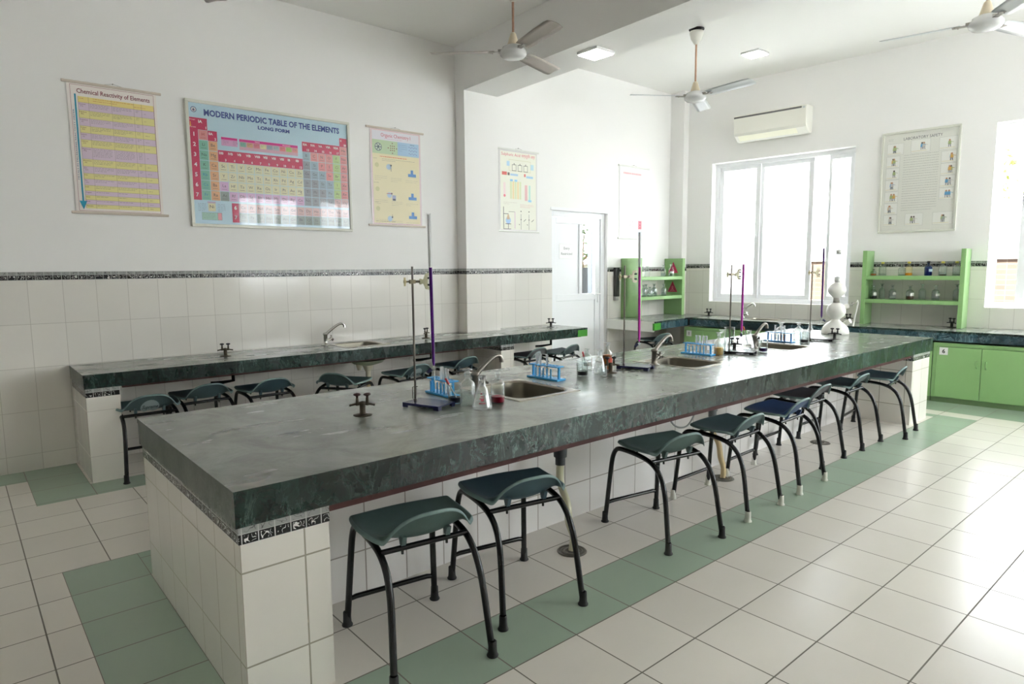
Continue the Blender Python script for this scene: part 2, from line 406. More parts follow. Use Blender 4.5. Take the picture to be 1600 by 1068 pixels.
# ------------------------------------------------------------------ text
TXT = {}
def text_geo(s, h, width=None, bold=0.0, align='L', italic=0.0):
    key = (s, h, width, bold, align, italic)
    if key in TXT: return TXT[key]
    cu = bpy.data.curves.new('t', 'FONT'); cu.body = s; cu.size = h*1.38; cu.resolution_u = 2; cu.offset = bold; cu.shear = italic
    ob = bpy.data.objects.new('t', cu); COL.objects.link(ob)
    bpy.context.view_layer.update()
    me = bpy.data.meshes.new_from_object(ob.evaluated_get(bpy.context.evaluated_depsgraph_get()))
    bpy.data.objects.remove(ob); bpy.data.curves.remove(cu)
    vs = [(v.co.x, v.co.y) for v in me.vertices]; fs = [tuple(p.vertices) for p in me.polygons]; bpy.data.meshes.remove(me)
    if vs:
        x0 = min(v[0] for v in vs); x1 = max(v[0] for v in vs); k = width/(x1-x0) if width else 1.0
        W = (x1-x0)*k; dx = {'L': 0, 'C': -W/2, 'R': -W}[align]
        vs = [((v[0]-x0)*k+dx, v[1]) for v in vs]
    TXT[key] = (vs, fs)
    return TXT[key]
class Canvas:
    """printed sheet: coloured patches and lettering laid on a backing, one mesh"""
    def __init__(s, W, H, thick=.002, y=0.0):
        s.W, s.H, s.mb, s.mats, s.y = W, H, MB(), [], y; s.thick = thick; s.n_ = 0
    def mi(s, col, rough=.35):
        m = plain('print_%02d%02d%02d' % tuple(int(c*99) for c in col) + ('' if rough == .35 else 'r'), col, rough)
        if m not in s.mats: s.mats.append(m)
        return s.mats.index(m)
    def back(s, col, rough=.35):
        s.mb.mat(s.mi(col, rough)); s.mb.box(0, s.W, s.y, s.y+s.thick, -s.H, 0); s.rough = rough
    def rect(s, x, y, w, h, col, l=1):
        s.mb.mat(s.mi(col)); s.n_ += 1; yy = s.y-.0003*l-2.5e-6*s.n_
        s.mb.add([(x, yy, -y), (x, yy, -y-h), (x+w, yy, -y-h), (x+w, yy, -y)], [(0, 1, 2, 3)])
    def frame(s, x, y, w, h, t, col, l=1):
        s.rect(x, y, w, t, col, l); s.rect(x, y+h-t, w, t, col, l); s.rect(x, y, t, h, col, l); s.rect(x+w-t, y, t, h, col, l)
    def poly(s, pts, col, l=2):
        s.mb.mat(s.mi(col)); s.n_ += 1; yy = s.y-.0003*l-2.5e-6*s.n_; s.mb.add([(a, yy, -b) for a, b in pts], [tuple(range(len(pts)))])
    def disc(s, x, y, r, col, l=2, n=14, sx=1):
        s.poly([(x+sx*r*math.cos(2*PI*i/n), y+r*math.sin(2*PI*i/n)) for i in range(n)], col, l)
    def line(s, x0, y0, x1, y1, t, col, l=2):
        d = Vector((x1-x0, y1-y0)); d.normalize(); nx, ny = -d.y*t/2, d.x*t/2
        s.poly([(x0+nx, y0+ny), (x1+nx, y1+ny), (x1-nx, y1-ny), (x0-nx, y0-ny)], col, l)
    def text(s, x, y, h, st, col, l=3, **k):
        """x,y = baseline start (y down)"""
        vs, fs = text_geo(st, h, **k); s.mb.mat(s.mi(col)); s.n_ += 1; yy = s.y-.0003*l-2.5e-6*s.n_
        s.mb.add([(x+a, yy, -y+b) for a, b in vs], fs)
    def vtext(s, x, y, h, st, col, l=3, **k):
        vs, fs = text_geo(st, h, **k); s.mb.mat(s.mi(col)); s.n_ += 1; yy = s.y-.0003*l-2.5e-6*s.n_
        s.mb.add([(x-b, yy, -y+a) for a, b in vs], fs)
    def scribble(s, x, y, w, rows, gap, col, t=.002, l=2, rng=random):
        for r in range(rows):
            cx = x
            end = x+w*(1 if r < rows-1 else rng.uniform(.4, .9))
            while cx < end:
                ww = min(rng.uniform(.006, .022), end-cx)
                s.rect(cx, y+r*gap, ww, t, col, l); cx += ww+.004
    def build(s, name, parent, frame=None): return s.mb.build(name, s.mats, parent, frame, fix=False)

# ================================================================== SETTING
XB, YR = -2.6, -3.2
def floor_col(x, y):
    g = False
    if y > 5.24 and x < .288: g = True
    if .288 < x < .594 and 4.64 < y: g = True
    if .594 < x < 5.72 and 4.64 < y < 4.905: g = True
    if .288 < x < .594 and 1.602 < y < 3.515: g = True
    if .594 < x < 6.998 and 3.222 < y < 3.515: g = True
    if .288 < x < 6.797 and 1.6027 < y < 1.9104: g = True
    if 6.6847 < x < 6.8 and 1.6027 < y < 3.515: g = True
    if 7.0 < x < 7.6 and y < 4.64: g = True
    left = x < .594 or y > 3.515
    return (3 if g else 2) if left else (1 if g else 0)
xs = [XB, .175, .288, .594, 5.72, 6.6847, 6.797, 6.998, 7.6, 9.2]; ys = [YR, 1.6027, 1.9104, 3.222, 3.515, 4.64, 4.905, 5.24, 5.7]
mb = MB()
for i in range(len(xs)-1):
    for j in range(len(ys)-1):
        mb.mat(floor_col((xs[i]+xs[i+1])/2, (ys[j]+ys[j+1])/2))
        mb.add([(xs[i], ys[j], 0), (xs[i+1], ys[j], 0), (xs[i+1], ys[j+1], 0), (xs[i], ys[j+1], 0)], [(0, 1, 2, 3)])
mb.mat(0).box(XB, 9.2, YR, 5.7, -.12, -.001, (0, None, None, None, None, None))
struct(mb.build('floor', [F_PALE, F_GREEN, F_PALE_L, F_GREEN_L], fix=False))
mb = MB(); mb.box(XB-.2, 4.03, YR-.2, 5.9, 3.575, 3.70); mb.box(4.03, 9.4, YR-.2, 5.9, 3.70, 3.83)
struct(mb.build('ceiling', CEIL))
mb = MB(); mb.prism([(4.02, 5.38), (4.02, 5.54), (4.45, 5.54), (4.45, 5.38), (4.04, YR), (3.61, YR)], 3.13, 3.72); mb.box(4.02, 4.45, 5.38, 5.54, 0, 3.1299)
bm_ = struct(mb.build('trim_1', WALL))
mb = MB(); mb.box(4.014, 4.456, 5.374, 5.529, 0, 1.315); mb.build('tile_dado', T_LEFT, bm_)
mb = MB(); mb.box(4.013, 4.457, 5.373, 5.529, 1.3155, 1.371); mb.build('tile_border', MOS_WALL, bm_)
mb = MB(); mb.box(7.64, 7.9, 5.31, 5.54, 0, 3.72); c_ = struct(mb.build('trim_2', WALL))
mb = MB(); mb.box(7.634, 7.80, 5.304, 5.529, .7, 1.315); mb.build('tile_dado', T_LEFT, c_)
mb = MB(); mb.box(7.633, 7.80, 5.303, 5.529, 1.3155, 1.371); mb.build('tile_border', MOS_WALL, c_)

# left wall with the door opening
DX0, DX1, DZ = 5.375, 6.36, 2.045
mb = MB(); holed_wall(mb, XB, 8.6, 0, .13, 0, 3.75, [(DX0, DX1, 0, DZ)])
wl = struct(mb.build('wall_left', WALL, frame=FL))
mb = MB(); mb.box(XB, DX0, -.006, .01, 0, 1.315); mb.box(DX1, 7.66, -.006, .01, 0, 1.315)
mb.build('tile_dado', T_LEFT, wl)
mb = MB(); mb.box(XB, DX0, -.007, .01, 1.3155, 1.371); mb.box(DX1, 7.66, -.007, .01, 1.3155, 1.371); mb.build('tile_border', MOS_WALL, wl)
# far wall with window openings
W1 = (.345, 2.10, .905, 2.72); W2 = (3.40, 5.16, .93, 2.775); W3 = (6.4, 8.1, .93, 2.775)
mb = MB(); holed_wall(mb, -.5, 8.9, 0, .25, 0, 3.8, [W1, W2, W3])
wf = struct(mb.build('wall_far', WALL, frame=FF))
mb = MB(); holed_wall(mb, -.05, 8.55, -.006, .01, 0, 1.351, [(W1[0], W1[1], W1[2], 1.351), (W2[0], W2[1], W2[2], 1.351), (W3[0], W3[1], W3[2], 1.351)])
mb.build('tile_dado', T_FAR, wf)
mb = MB()
for a, b in ((-.05, W1[0]), (W1[1], W2[0]), (W2[1], W3[0]), (W3[1], 8.55)): mb.box(a, b, -.007, .01, 1.3515, 1.407)
mb.build('tile_border', MOS_FAR, wf)
# right wall (beside the camera) and back wall
FR = Matrix.Translation((0, YR, 0)) @ Matrix.Rotation(PI, 4, 'Z')     # x runs toward -X, -y into room
RWIN = [(-8.1, -6.5), (-6.1, -4.7)]
mb = MB(); holed_wall(mb, -8.9, -XB, 0, .25, 0, 3.8, [(a, b, .93, 3.0) for a, b in RWIN])
wr = struct(mb.build('wall_right', WALL, frame=FR))
mb = MB(); holed_wall(mb, -8.7, -XB, -.006, .01, 0, 1.315, [(a, b, .93, 1.315) for a, b in RWIN]); mb.build('tile_dado', T_LEFT, wr)
mb = MB(); mb.box(XB-.2, XB, YR-.2, 5.9, 0, 3.7); wb_ = struct(mb.build('wall_back', WALL))
mb = MB(); mb.box(XB-.1, XB+.006, YR, 5.53, 0, 1.315); mb.build('tile_dado', T_LEFT, wb_)

def window(name, fr, x0, x1, z0, z1, splits, gaps=()):
    """white sliding window set back in its opening; splits are frame bars, gaps are open bays without a pane"""
    y0, y1 = .12, .19
    mb = MB(); t = .05
    mb.box(x0, x1, y0, y1, z0, z0+t); mb.box(x0, x1, y0, y1, z1-t, z1); mb.box(x0, x0+t, y0, y1, z0+t, z1-t); mb.box(x1-t, x1, y0, y1, z0+t, z1-t)
    f = struct(mb.build(name, PVC, frame=fr, bevel=.004))
    for i, (a, b, st) in enumerate(splits):
        mb = MB(); d = .012 if i % 2 else -.012
        q0, q1 = y0+.018+d, y1-.025+d
        s = .05
        mb.box(a, b, q0, q1, z0+t, z0+t+s); mb.box(a, b, q0, q1, z1-t-s, z1-t); mb.box(a, a+st, q0, q1, z0+t+s, z1-t-s); mb.box(b-st, b, q0, q1, z0+t+s, z1-t-s)
        sh = mb.build('sash', PVC, f, bevel=.003)
        mb = MB(); mb.box(a+st-.004, b-st+.004, (q0+q1)/2, (q0+q1)/2+.004, z0+t+s-.004, z1-t-s+.004); mb.build('pane', PANE, sh)
    return f
wn1 = window('window_1', FF, *W1, [(.395, .95, .06), (.93, 1.60, .06), (1.78, 2.05, .035)])
mb = MB(); mb.lathe([(.0, 0), (.012, .004), (.012, .02), (0, .026)], 10); h = mb.build('window_latch', PVC, wn1); h.location = (.915, .10, 1.75)
wn2 = window('window_2', FF, *W2, [(3.63, 4.30, .07), (4.26, 4.80, .06)])
wn3 = window('window_3', FF, *W3, [(6.45, 7.05, .06), (7.02, 7.6, .06), (7.56, 8.05, .06)])
for i, (a, b) in enumerate(RWIN):
    n = (b-a-.1)/3
    window('window_%d' % (4+i), FR, a, b, .93, 3.0, [(a+.05+k*n-.01, a+.05+(k+1)*n+.01, .05) for k in range(3)])
def wportal(fr, a, b, z0, z1):
    c = fr @ Vector(((a+b)/2, .22, (z0+z1)/2)); R_ = fr.to_3x3() @ Matrix.Rotation(-PI/2, 3, 'X')
    # area lights shine along local -Z, which must look into the room (frame -Y)
    portal('window_portal', c, R_.to_euler(), b-a, z1-z0)
for W_ in (W1, W2, W3): wportal(FF, *W_)
for a, b in RWIN: wportal(FR, a, b, .93, 3.0)

# ---- door
dr = struct(bpy.data.objects.new('door_1', None)); COL.objects.link(dr); dr.matrix_world = FL
mb = MB(); F0, F1 = .05, .13
mb.box(DX0, DX0+.07, F0, F1, 0, DZ); mb.box(DX1-.07, DX1, F0, F1, 0, DZ); mb.box(DX0+.07, DX1-.07, F0, F1, DZ-.07, DZ)
mb.box(DX0-.02, DX1+.01, -.012, .0, DZ-.005, DZ+.03)
mb.build('door_frame', PVC, dr, bevel=.004)
a0, a1, zt = DX0+.075, DX1-.075, DZ-.075
gx0, gx1, gz0, gz1 = 5.965, 6.20, 1.05, 1.90
mb = MB()
mb.box(a0, a0+.06, .065, .11, .01, zt); mb.box(gx1+.0, a1, .065, .11, .01, zt); mb.box(a0+.06, gx1, .065, .11, gz1, zt); mb.box(a0+.06, gx1, .065, .11, .97, gz0)
mb.box(gx0-.055, gx0, .065, .11, gz0, gz1); mb.box(a0+.06, gx1, .065, .11, .01, .14)
lf = mb.build('door_leaf', PVC, dr, bevel=.004)
mb = MB(); mb.box(a0+.055, gx0-.05, .08, .095, gz0-.01, gz1+.01); mb.box(a0+.055, gx1+.005, .08, .095, .13, .98)
mb.build('door_panel', PVC, lf)
mb = MB(); mb.box(gx0-.003, gx1+.003, .085, .09, gz0-.003, gz1+.003); mb.build('door_glass', PANEC, lf)
mb = MB(); mb.box(a1-.045, a1-.02, .05, .065, .93, 1.11); mb.cyl((a1-.032, .065, 1.04), (a1-.032, .02, 1.04), .009); mb.cyl((a1-.032, .02, 1.04), (a1-.14, .02, 1.045), .009)
mb.build('door_handle', PVC, lf)

# ---- printed sheets on the walls
def tk(s): return dict(bold=s)
DK = (.20, .20, .22)
def hang_rods(root, x0, x1, z0, z1, col=(.82, .77, .72)):
    m = plain('rod_%d' % int(col[0]*100), col, .5)
    for z in (z1, z0):
        mb = MB(); mb.box(x0, x1, -.016, -.004, z-.009, z+.009); mb.build('hanging_rod', m, root, bevel=.003)
    mb = MB(); mb.tube([((x0*.6+x1*.4), -.008, z1+.008), ((x0+x1)/2, -.006, z1+.022), ((x0*.4+x1*.6), -.008, z1+.008)], .0012, n=5, smoothpath=False)
    mb.cyl(((x0+x1)/2, .0, z1+.022), ((x0+x1)/2, -.008, z1+.022), .004, n=8); mb.build('hanging_cord', plain('cord', (.6, .58, .55), .6), root)

# chart 1: reactivity of elements
r = thing('wall_chart', 'lilac and yellow striped chart titled Chemical Reactivity of Elements, leftmost on the wall', 'chart', (.69, 0, 0), frame=FL, group='printed charts on the walls')
hang_rods(r, 0, .62, 1.787, 2.677)
W, H = .555, .885
c = Canvas(W, H); c.back((.93, .90, .88)); c.frame(.018, .012, W-.036, H-.024, .002, (.62, .30, .36))
c.text(W/2+.006, .066, .031, 'Chemical Reactivity of Elements', (.50, .20, .26), width=.455, align='C', bold=.0006)
rows = 'Caesium (Cs),Rubidium (Rb),Potassium (K),Sodium (Na),Lithium (Li),Calcium (Ca),Magnesium (Mg),Aluminium (Al),Zinc (Zn),Iron (Fe),Tin (Sn),Lead (Pb),Copper (Cu),Silver (Ag),Gold (Au),Platinum (Pt)'.split(',')
hs = [1.15, 1.15, 1.15, 1.05, 1.0, 1.15, 1.75, 1.1, 1.05, .85, .95, .85, .68, .68, .68, .62]
y = .128; k = (H-.03-.128)/sum(hs); x0 = .060; cx = [x0, .122, .262, .402, .452, W-.022]
c.rect(x0, .088, W-.022-x0, .04, (.93, .86, .55))
c.scribble(.07, .10, .04, 1, .01, (.75, .35, .2)); c.scribble(.15, .095, .25, 2, .014, (.75, .35, .2)); c.scribble(.405, .112, .11, 1, .01, (.75, .35, .2))
for n_, (nm, h_) in enumerate(zip(rows, hs)):
    hh = h_*k; c.rect(x0, y, W-.022-x0, hh, (.86, .78, .85) if n_ % 2 == 0 else (.90, .87, .60))
    c.text(x0+.004, y+.015, .0085, nm.split()[0], (.45, .12, .2)); c.text(x0+.012, y+.027, .0075, nm.split()[1], (.45, .12, .2)) if hh > .04 else None
    nr = max(1, int(hh/.011)-1)
    c.scribble(cx[1]+.006, y+.008, .12, nr, .010, (.42, .36, .42), t=.0018); c.scribble(cx[2]+.006, y+.008, .12, nr, .010, (.42, .36, .42), t=.0018)
    c.scribble(cx[3]+.012, y+.009, .025, max(1, nr-1), .010, (.42, .36, .42), t=.0018); c.scribble(cx[4]+.015, y+hh/2, .03, 1, .01, (.42, .36, .42), t=.0018)
    c.rect(x0, y, W-.022-x0, .0012, (.5, .42, .4), 2); y += hh
for q in cx: c.rect(q, .088, .0012, y-.088, (.5, .42, .4), 2)
c.rect(.040, .075, .010, .74, (.15, .58, .70), 2); c.poly([(.022, .805), (.068, .805), (.045, .865)], (.15, .58, .70), 3)
c.vtext(.034, .66, .009, 'METALS IN DECREASING REACTIVITY ORDER', (.2, .3, .5), width=.48)
o = c.build('printed_sheet', r); o.location = (.03, -.008, 2.672)

# chart 2: periodic table in a frame behind glass
r = thing('periodic_table', 'framed wide light blue Modern Periodic Table of the Elements chart behind glossy glass', 'chart', (1.468, 0, 0), frame=FL, group='printed charts on the walls')
PW, PH, fz = 1.362, .965, 2.678; ft = .024
mb = MB(); mb.box(0, PW, -.028, -.0, -ft, 0); mb.box(0, PW, -.028, 0, -PH, -PH+ft); mb.box(0, ft, -.028, 0, -PH+ft, -ft); mb.box(PW-ft, PW, -.028, 0, -PH+ft, -ft)
o = mb.build('picture_frame', plain('frame_white', (.84, .84, .80), .35), r, bevel=.004); o.location = (0, 0, fz)
W, H = PW-2*ft, PH-2*ft
c = Canvas(W, H); c.back((.77, .88, .94), .3)
NAVY, CR = (.16, .26, .60), (.80, .12, .34)
c.text(W/2+.02, .085, .047, 'MODERN PERIODIC TABLE OF THE ELEMENTS', NAVY, width=1.13, align='C', bold=.0022)
c.text(W*.5, .137, .027, 'LONG FORM', NAVY, width=.265, align='C', bold=.0016)
c.disc(.038, .050, .022, (.35, .42, .62)); c.disc(.038, .050, .017, (.86, .88, .9), 3); c.disc(.038, .053, .009, (.75, .45, .4), 4); c.poly([(.03, .06), (.038, .036), (.046, .06)], (.3, .4, .6), 5)
LW = .062; CW = (W-LW-.004)/18; RH = .0765; T0 = .198
gx = lambda i: LW+CW*(i-1)
def hdr(i, y, rom, num, h=.078): c.rect(gx(i), y, CW+.0005, h, CR); c.text(gx(i)+.008, y+.031, .019, rom, (.97, .95, .96), bold=.0008); c.text(gx(i)+CW-.008, y+h-.008, .018, num, (.97, .95, .96), align='R', bold=.0008)
c.rect(0, T0-.088, LW+CW, .088, CR); c.text(.004, T0-.068, .010, 'Groups', (1, .9, .9)); c.text(.004, T0-.012, .011, 'Periods', (1, .9, .9)); c.text(gx(1)+.006, T0-.052, .022, 'IA', (.97, .95, .96), bold=.001); c.text(gx(1)+CW-.008, T0-.010, .018, '1', (.97, .95, .96), align='R', bold=.001)
c.poly([(.008, T0-.055), (.013, T0-.055), (.013, T0-.028), (.018, T0-.028), (.0105, T0-.018), (.003, T0-.028), (.008, T0-.028)], (.95, .75, .3), 3)
c.rect(0, T0, LW, RH*7, CR)
for i in range(7): c.text(LW/2, T0+RH*i+.05, .030, str(i+1), (.97, .95, .96), align='C', bold=.0012)
hdr(2, T0-.0, 'IIA', '2', RH)
for i, (a, b) in enumerate(zip('IIIB IVB VB VIB VIIB VIII VIII VIII IB IIB'.split(), range(3, 13))): hdr(i+3, T0+RH*3-.090, a, str(b), .090)
for i, (a, b) in enumerate(zip('IIIA IVA VA VIA VIIA'.split(), range(13, 18))): hdr(i+13, T0+RH-.082, a, str(b), .082)
hdr(18, T0-.075, '0', '18', .075)
c.rect(gx(3)+.03, T0+.035, .125, .018, (.85, .12, .55)); c.rect(gx(3)+.03, T0+.053, .125, .048, (.88, .66, .83)); c.scribble(gx(3)+.045, T0+.062, .04, 3, .012, (.4, .3, .5)); c.scribble(gx(4)+.05, T0+.062, .04, 3, .012, (.4, .3, .5))
bx = gx(5)+.03; bw = gx(12)-bx+.03
c.rect(bx, T0+.035, bw, .020, (.85, .12, .55)); c.rect(bx, T0+.055, bw, .065, (.86, .68, .76)); c.text(bx+bw*.3, T0+.050, .011, 'Metals', (1, 1, 1), align='C'); c.text(bx+bw*.8, T0+.050, .011, 'Nonmetals', (1, 1, 1), align='C')
for i, cc in enumerate([(.52, .72, .66), (.86, .66, .52), (.86, .5, .55), (.9, .87, .7), (.62, .66, .72), (.7, .76, .78), (.88, .5, .5), (.66, .78, .42), (.9, .6, .6)]): c.rect(bx+.006+i*bw/9, T0+.058, bw/9-.006, .036, cc, 2); c.scribble(bx+.01+i*bw/9, T0+.066, bw/9-.016, 2, .010, (.35, .35, .4), l=3)
GRN, ORG, CRM, LIL, PNK, GRY, BLU, HAL, LAN, ACT = (.52, .76, .68), (.90, .68, .50), (.90, .88, .74), (.86, .70, .84), (.90, .58, .58), (.60, .62, .66), (.62, .70, .76), (.74, .84, .55), (.86, .72, .72), (.55, .60, .58)
def cell(i, y, s, col, ink=(.28, .26, .28)):
    c.rect(gx(i)+.002, y+.002, CW-.004, RH-.004, col, 2); c.text(gx(i)+CW/2, y+.043, .024, s, ink, align='C', l=4); c.rect(gx(i)+CW*.22, y+.058, CW*.56, .0022, ink, 3)
c.rect(gx(1), T0, CW*2, RH*7, (.45, .5, .48), 1) if False else None
PT = {1: 'H Li Na K Rb Cs Fr'.split(), 2: [None]+'Be Mg Ca Sr Ba Ra'.split()}
for i, s in enumerate(PT[1]): cell(1, T0+RH*i, s, (.88, .56, .56) if i == 0 else GRN, (.1, .5, .7) if i > 3 else ((.7, .2, .2) if i == 0 else DK))
for i, s in enumerate(PT[2]):
    if s: cell(2, T0+RH*i, s, ORG)
for rr_, st in enumerate(['Sc Ti V Cr Mn Fe Co Ni Cu Zn', 'Y Zr Nb Mo Tc Ru Rh Pd Ag Cd', 'La Hf Ta W Re Os Ir Pt Au Hg', 'Ac Rf Db Sg Bh Hs Mt Ds Rg Cn']):
    for i, s in enumerate(st.split()): cell(3+i, T0+RH*(3+rr_), s, ACT if s == 'Ac' else (LIL if (rr_ == 3 or s == 'La') else CRM))
PB = ['B C N O F Ne', 'Al Si P S Cl Ar', 'Ga Ge As Se Br Kr', 'In Sn Sb Te I Xe', 'Tl Pb Bi Po At Rn', 'Nh Fl Mc Lv Ts Og']
PC = [[BLU, PNK, PNK, PNK, HAL, PNK], [GRY, BLU, PNK, PNK, HAL, PNK], [GRY, BLU, BLU, PNK, HAL, PNK], [GRY, GRY, BLU, BLU, HAL, PNK], [GRY, GRY, GRY, BLU, HAL, PNK], [GRY, GRY, GRY, GRY, LAN, LAN]]
for rr_, st in enumerate(PB):
    for i, s in enumerate(st.split()): cell(13+i, T0+RH*(1+rr_), s, PC[rr_][i])
cell(18, T0, 'He', PNK)
yl = T0+RH*7+.012
for rr_, (st, cc) in enumerate((('Ce Pr Nd Pm Sm Eu Gd Tb Dy Ho Er Tm Yb Lu', LAN), ('Th Pa U Np Pu Am Cm Bk Cf Es Fm Md No Lr', ACT))):
    c.rect(gx(4)+.016, yl+RH*rr_, CW-.016, RH, CR); c.text(gx(4)+.016+(CW-.016)/2, yl+RH*rr_+.05, .030, str(6+rr_), (.97, .95, .96), align='C', bold=.0012)
    for i, s in enumerate(st.split()): cell(5+i, yl+RH*rr_, s, cc)
c.rect(.10, yl-.003, .062, .012, (.80, .70, .80)); c.rect(.105, yl+.010, .055, .062, CRM); c.text(.132, yl+.048, .026, 'Ni', DK, align='C')
c.scribble(.03, yl+.014, .06, 6, .011, (.35, .45, .55)); c.scribble(.175, yl+.014, .06, 6, .011, (.35, .45, .55))
c.rect(.055, yl+.082, .15, .058, (.42, .55, .55)); c.rect(.057, yl+.084, .115, .054, (.66, .82, .76), 2); c.rect(.174, yl+.084, .029, .054, (.92, .62, .66), 2); c.scribble(.062, yl+.09, .09, 4, .011, (.4, .5, .5), l=3)
o = c.build('printed_sheet', r); o.location = (ft, -.012, fz-ft)
mb = MB(); mb.box(ft-.004, PW-ft+.004, -.020, -.017, fz-PH+ft-.004, fz-ft+.004); mb.build('glass_cover', glass('picture_glass', (.99, .99, .99), gl=.6, base=.022, power=3.2), r)

# chart 3: organic chemistry
r = thing('wall_chart', 'beige hanging chart titled Organic Chemistry with a green and blue top band', 'chart', (3.0, 0, 0), frame=FL, group='printed charts on the walls')
hang_rods(r, 0, .625, 1.784, 2.674)
W, H = .55, .88; c = Canvas(W, H); c.back((.91, .87, .88), .2); c.rect(.022, .018, W-.044, H-.036, (.90, .86, .72)); c.frame(.014, .010, W-.028, H-.020, .002, (.85, .45, .5), 2)
c.rect(.022, .018, W-.044, .082, (.88, .87, .90), 2); c.rect(.022, .10, .27, .125, (.74, .82, .68), 2); c.rect(.292, .10, W-.314, .125, (.66, .78, .88), 2)
c.text(W/2, .068, .034, 'Organic Chemistry I', (.80, .36, .45), width=.32, align='C', bold=.0003); c.scribble(.15, .082, .26, 1, .01, (.8, .4, .45), l=4)
c.disc(.085, .165, .038, (.45, .50, .52), 3); c.disc(.085, .165, .031, (.80, .85, .78), 4)
for a in range(6): c.line(.085, .165, .085+.03*math.cos(a*1.05), .165+.03*math.sin(a*1.05), .007, (.3, .36, .4), 5)
for dx, dy in ((0, 0), (.02, 0), (-.02, 0), (0, .02), (0, -.02), (.02, .02), (-.02, .02), (.02, -.02), (-.02, -.02), (0, .045), (0, -.045), (.045, 0), (-.045, 0)): c.disc(.235+dx, .165+dy, .0055, (.5, .3, .25), 4)
for i in range(3):
    for k in range(6): c.disc(.42+k*.016, .135+i*.03+.006*(k % 2), .0045, (.5, .5, .7), 4, 8)
c.scribble(.30, .125, .10, 4, .018, (.4, .5, .65), l=3); c.text(.43, .118, .011, 'Alkanes', (.2, .25, .4)); c.scribble(.10, .247, .34, 1, .01, (.85, .4, .25), t=.006)
BL = (.36, .56, .80)
for yb, k in ((.40, 0), (.62, 1), (.80, 2)):
    c.rect(.40, yb-.014, .09, .028, BL, 3); c.rect(.43, yb-.05, .028, .04, BL, 3)
    c.scribble(.03, yb-.13, .06, 1, .01, (.3, .35, .3)); c.disc(.065, yb-.07, .022, (.82, .80, .62), 3)
    c.disc(.19, yb-.06+.04*k, .026, (.72, .80, .86), 3); c.disc(.215, yb-.075+.04*k, .008, (.3, .3, .35), 4); c.line(.215, yb-.07+.04*k, .215, yb-.02, .004, (.4, .4, .45), 3)
    c.scribble(.04, yb+.03, .13, 3, .016, (.65, .62, .55)); c.scribble(.21, yb+.04, .12, 3, .016, (.65, .62, .55)); c.scribble(.37, yb+.05, .14, 2, .016, (.65, .62, .55))
c.rect(.22, .60, .038, .05, (.65, .67, .78), 4); c.rect(.224, .632, .030, .018, (.35, .36, .4), 5); c.rect(.16, .585, .05, .005, (.75, .3, .3), 4)
c.scribble(.12, .27, .36, 2, .014, (.35, .35, .35)); c.scribble(.04, .845, .45, 1, .01, (.3, .3, .3), t=.003)
o = c.build('printed_sheet', r); o.location = (.04, -.006, 2.668)

# chart 4: sulphuric acid
r = thing('wall_chart', 'pale narrow hanging chart titled Sulphuric Acid beyond the wall pilaster', 'chart', (4.556, 0, 0), frame=FL, group='printed charts on the walls')
hang_rods(r, 0, .61, 1.775, 2.655, (.88, .88, .86))
W, H = .56, .87; c = Canvas(W, H); c.back((.90, .90, .89), .25); c.rect(.02, .018, W-.04, H-.036, (.92, .92, .87)); c.frame(.012, .010, W-.024, H-.02, .002, (.8, .7, .72), 2)
c.text(.035, .062, .032, 'Sulphuric Acid', (.86, .42, .52), width=.27); c.text(.325, .062, .032, '\u0938\u0932\u094d\u092b\u094d\u092f\u0942\u0930\u093f\u0915 \u0905\u092e\u094d\u0932', (.86, .42, .52), width=.20)
c.frame(.14, .10, .32, .12, .003, (.8, .78, .65)); c.rect(.11, .12, .04, .05, (.72, .84, .92)); c.rect(.46, .13, .045, .06, (.75, .86, .90))
for i in range(3): c.frame(.185+i*.085, .15, .06, .068, .004, DK, 3); c.line(.215+i*.085, .15, .215+i*.085, .135, .008, DK, 3)
c.rect(.04, .235, .07, .035, (.86, .45, .42), 2); c.rect(.12, .24, .03, .03, (.5, .45, .42), 2); c.rect(.16, .25, .11, .02, (.68, .80, .90), 2); c.rect(.36, .24, .025, .03, (.9, .5, .5), 2); c.rect(.395, .26, .10, .022, (.66, .82, .92), 2)
for i in range(5): c.rect(.155+i*.034, .33, .026, .19, (.92, .86, .68) if i % 2 else (.86, .88, .74), 2)
c.rect(.155, .31, .04, .022, (.6, .8, .92), 3); c.rect(.22, .31, .04, .022, (.6, .8, .92), 3)
c.rect(.37, .36, .04, .17, (.90, .74, .74), 2); c.rect(.43, .36, .025, .17, (.74, .88, .84), 2); c.rect(.42, .52, .05, .022, (.62, .82, .92), 3); c.rect(.06, .35, .03, .13, (.94, .86, .86), 2); c.disc(.075, .49, .015, (.9, .5, .55), 3)
c.scribble(.06, .56, .20, 2, .016, (.7, .6, .6)); c.scribble(.30, .575, .20, 3, .014, (.85, .5, .55))
c.rect(.055, .61, .007, .24, DK, 2); c.rect(.055, .845, .11, .006, DK, 2); c.line(.06, .685, .13, .685, .005, DK, 3); c.disc(.125, .755, .038, (.68, .80, .92), 3); c.poly([(.10, .745), (.15, .745), (.133, .69), (.117, .69)], (.84, .74, .62), 4); c.rect(.085, .79, .08, .006, DK, 4); c.rect(.122, .79, .006, .055, DK, 3); c.line(.13, .66, .22, .66, .004, (.5, .5, .5), 3); c.rect(.215, .66, .015, .18, (.88, .82, .84), 2)
for q in (.31, .43): c.rect(q, .68, .004, .17, DK, 2); c.disc(q+.002, .65, .007, DK, 3); c.disc(q+.002, .74, .007, DK, 3); c.line(q+.04, .76, q+.075, .735, .005, DK, 3); c.line(q-.03, .79, q-.015, .80, .006, DK, 3)
o = c.build('printed_sheet', r); o.location = (.025, -.006, 2.648)

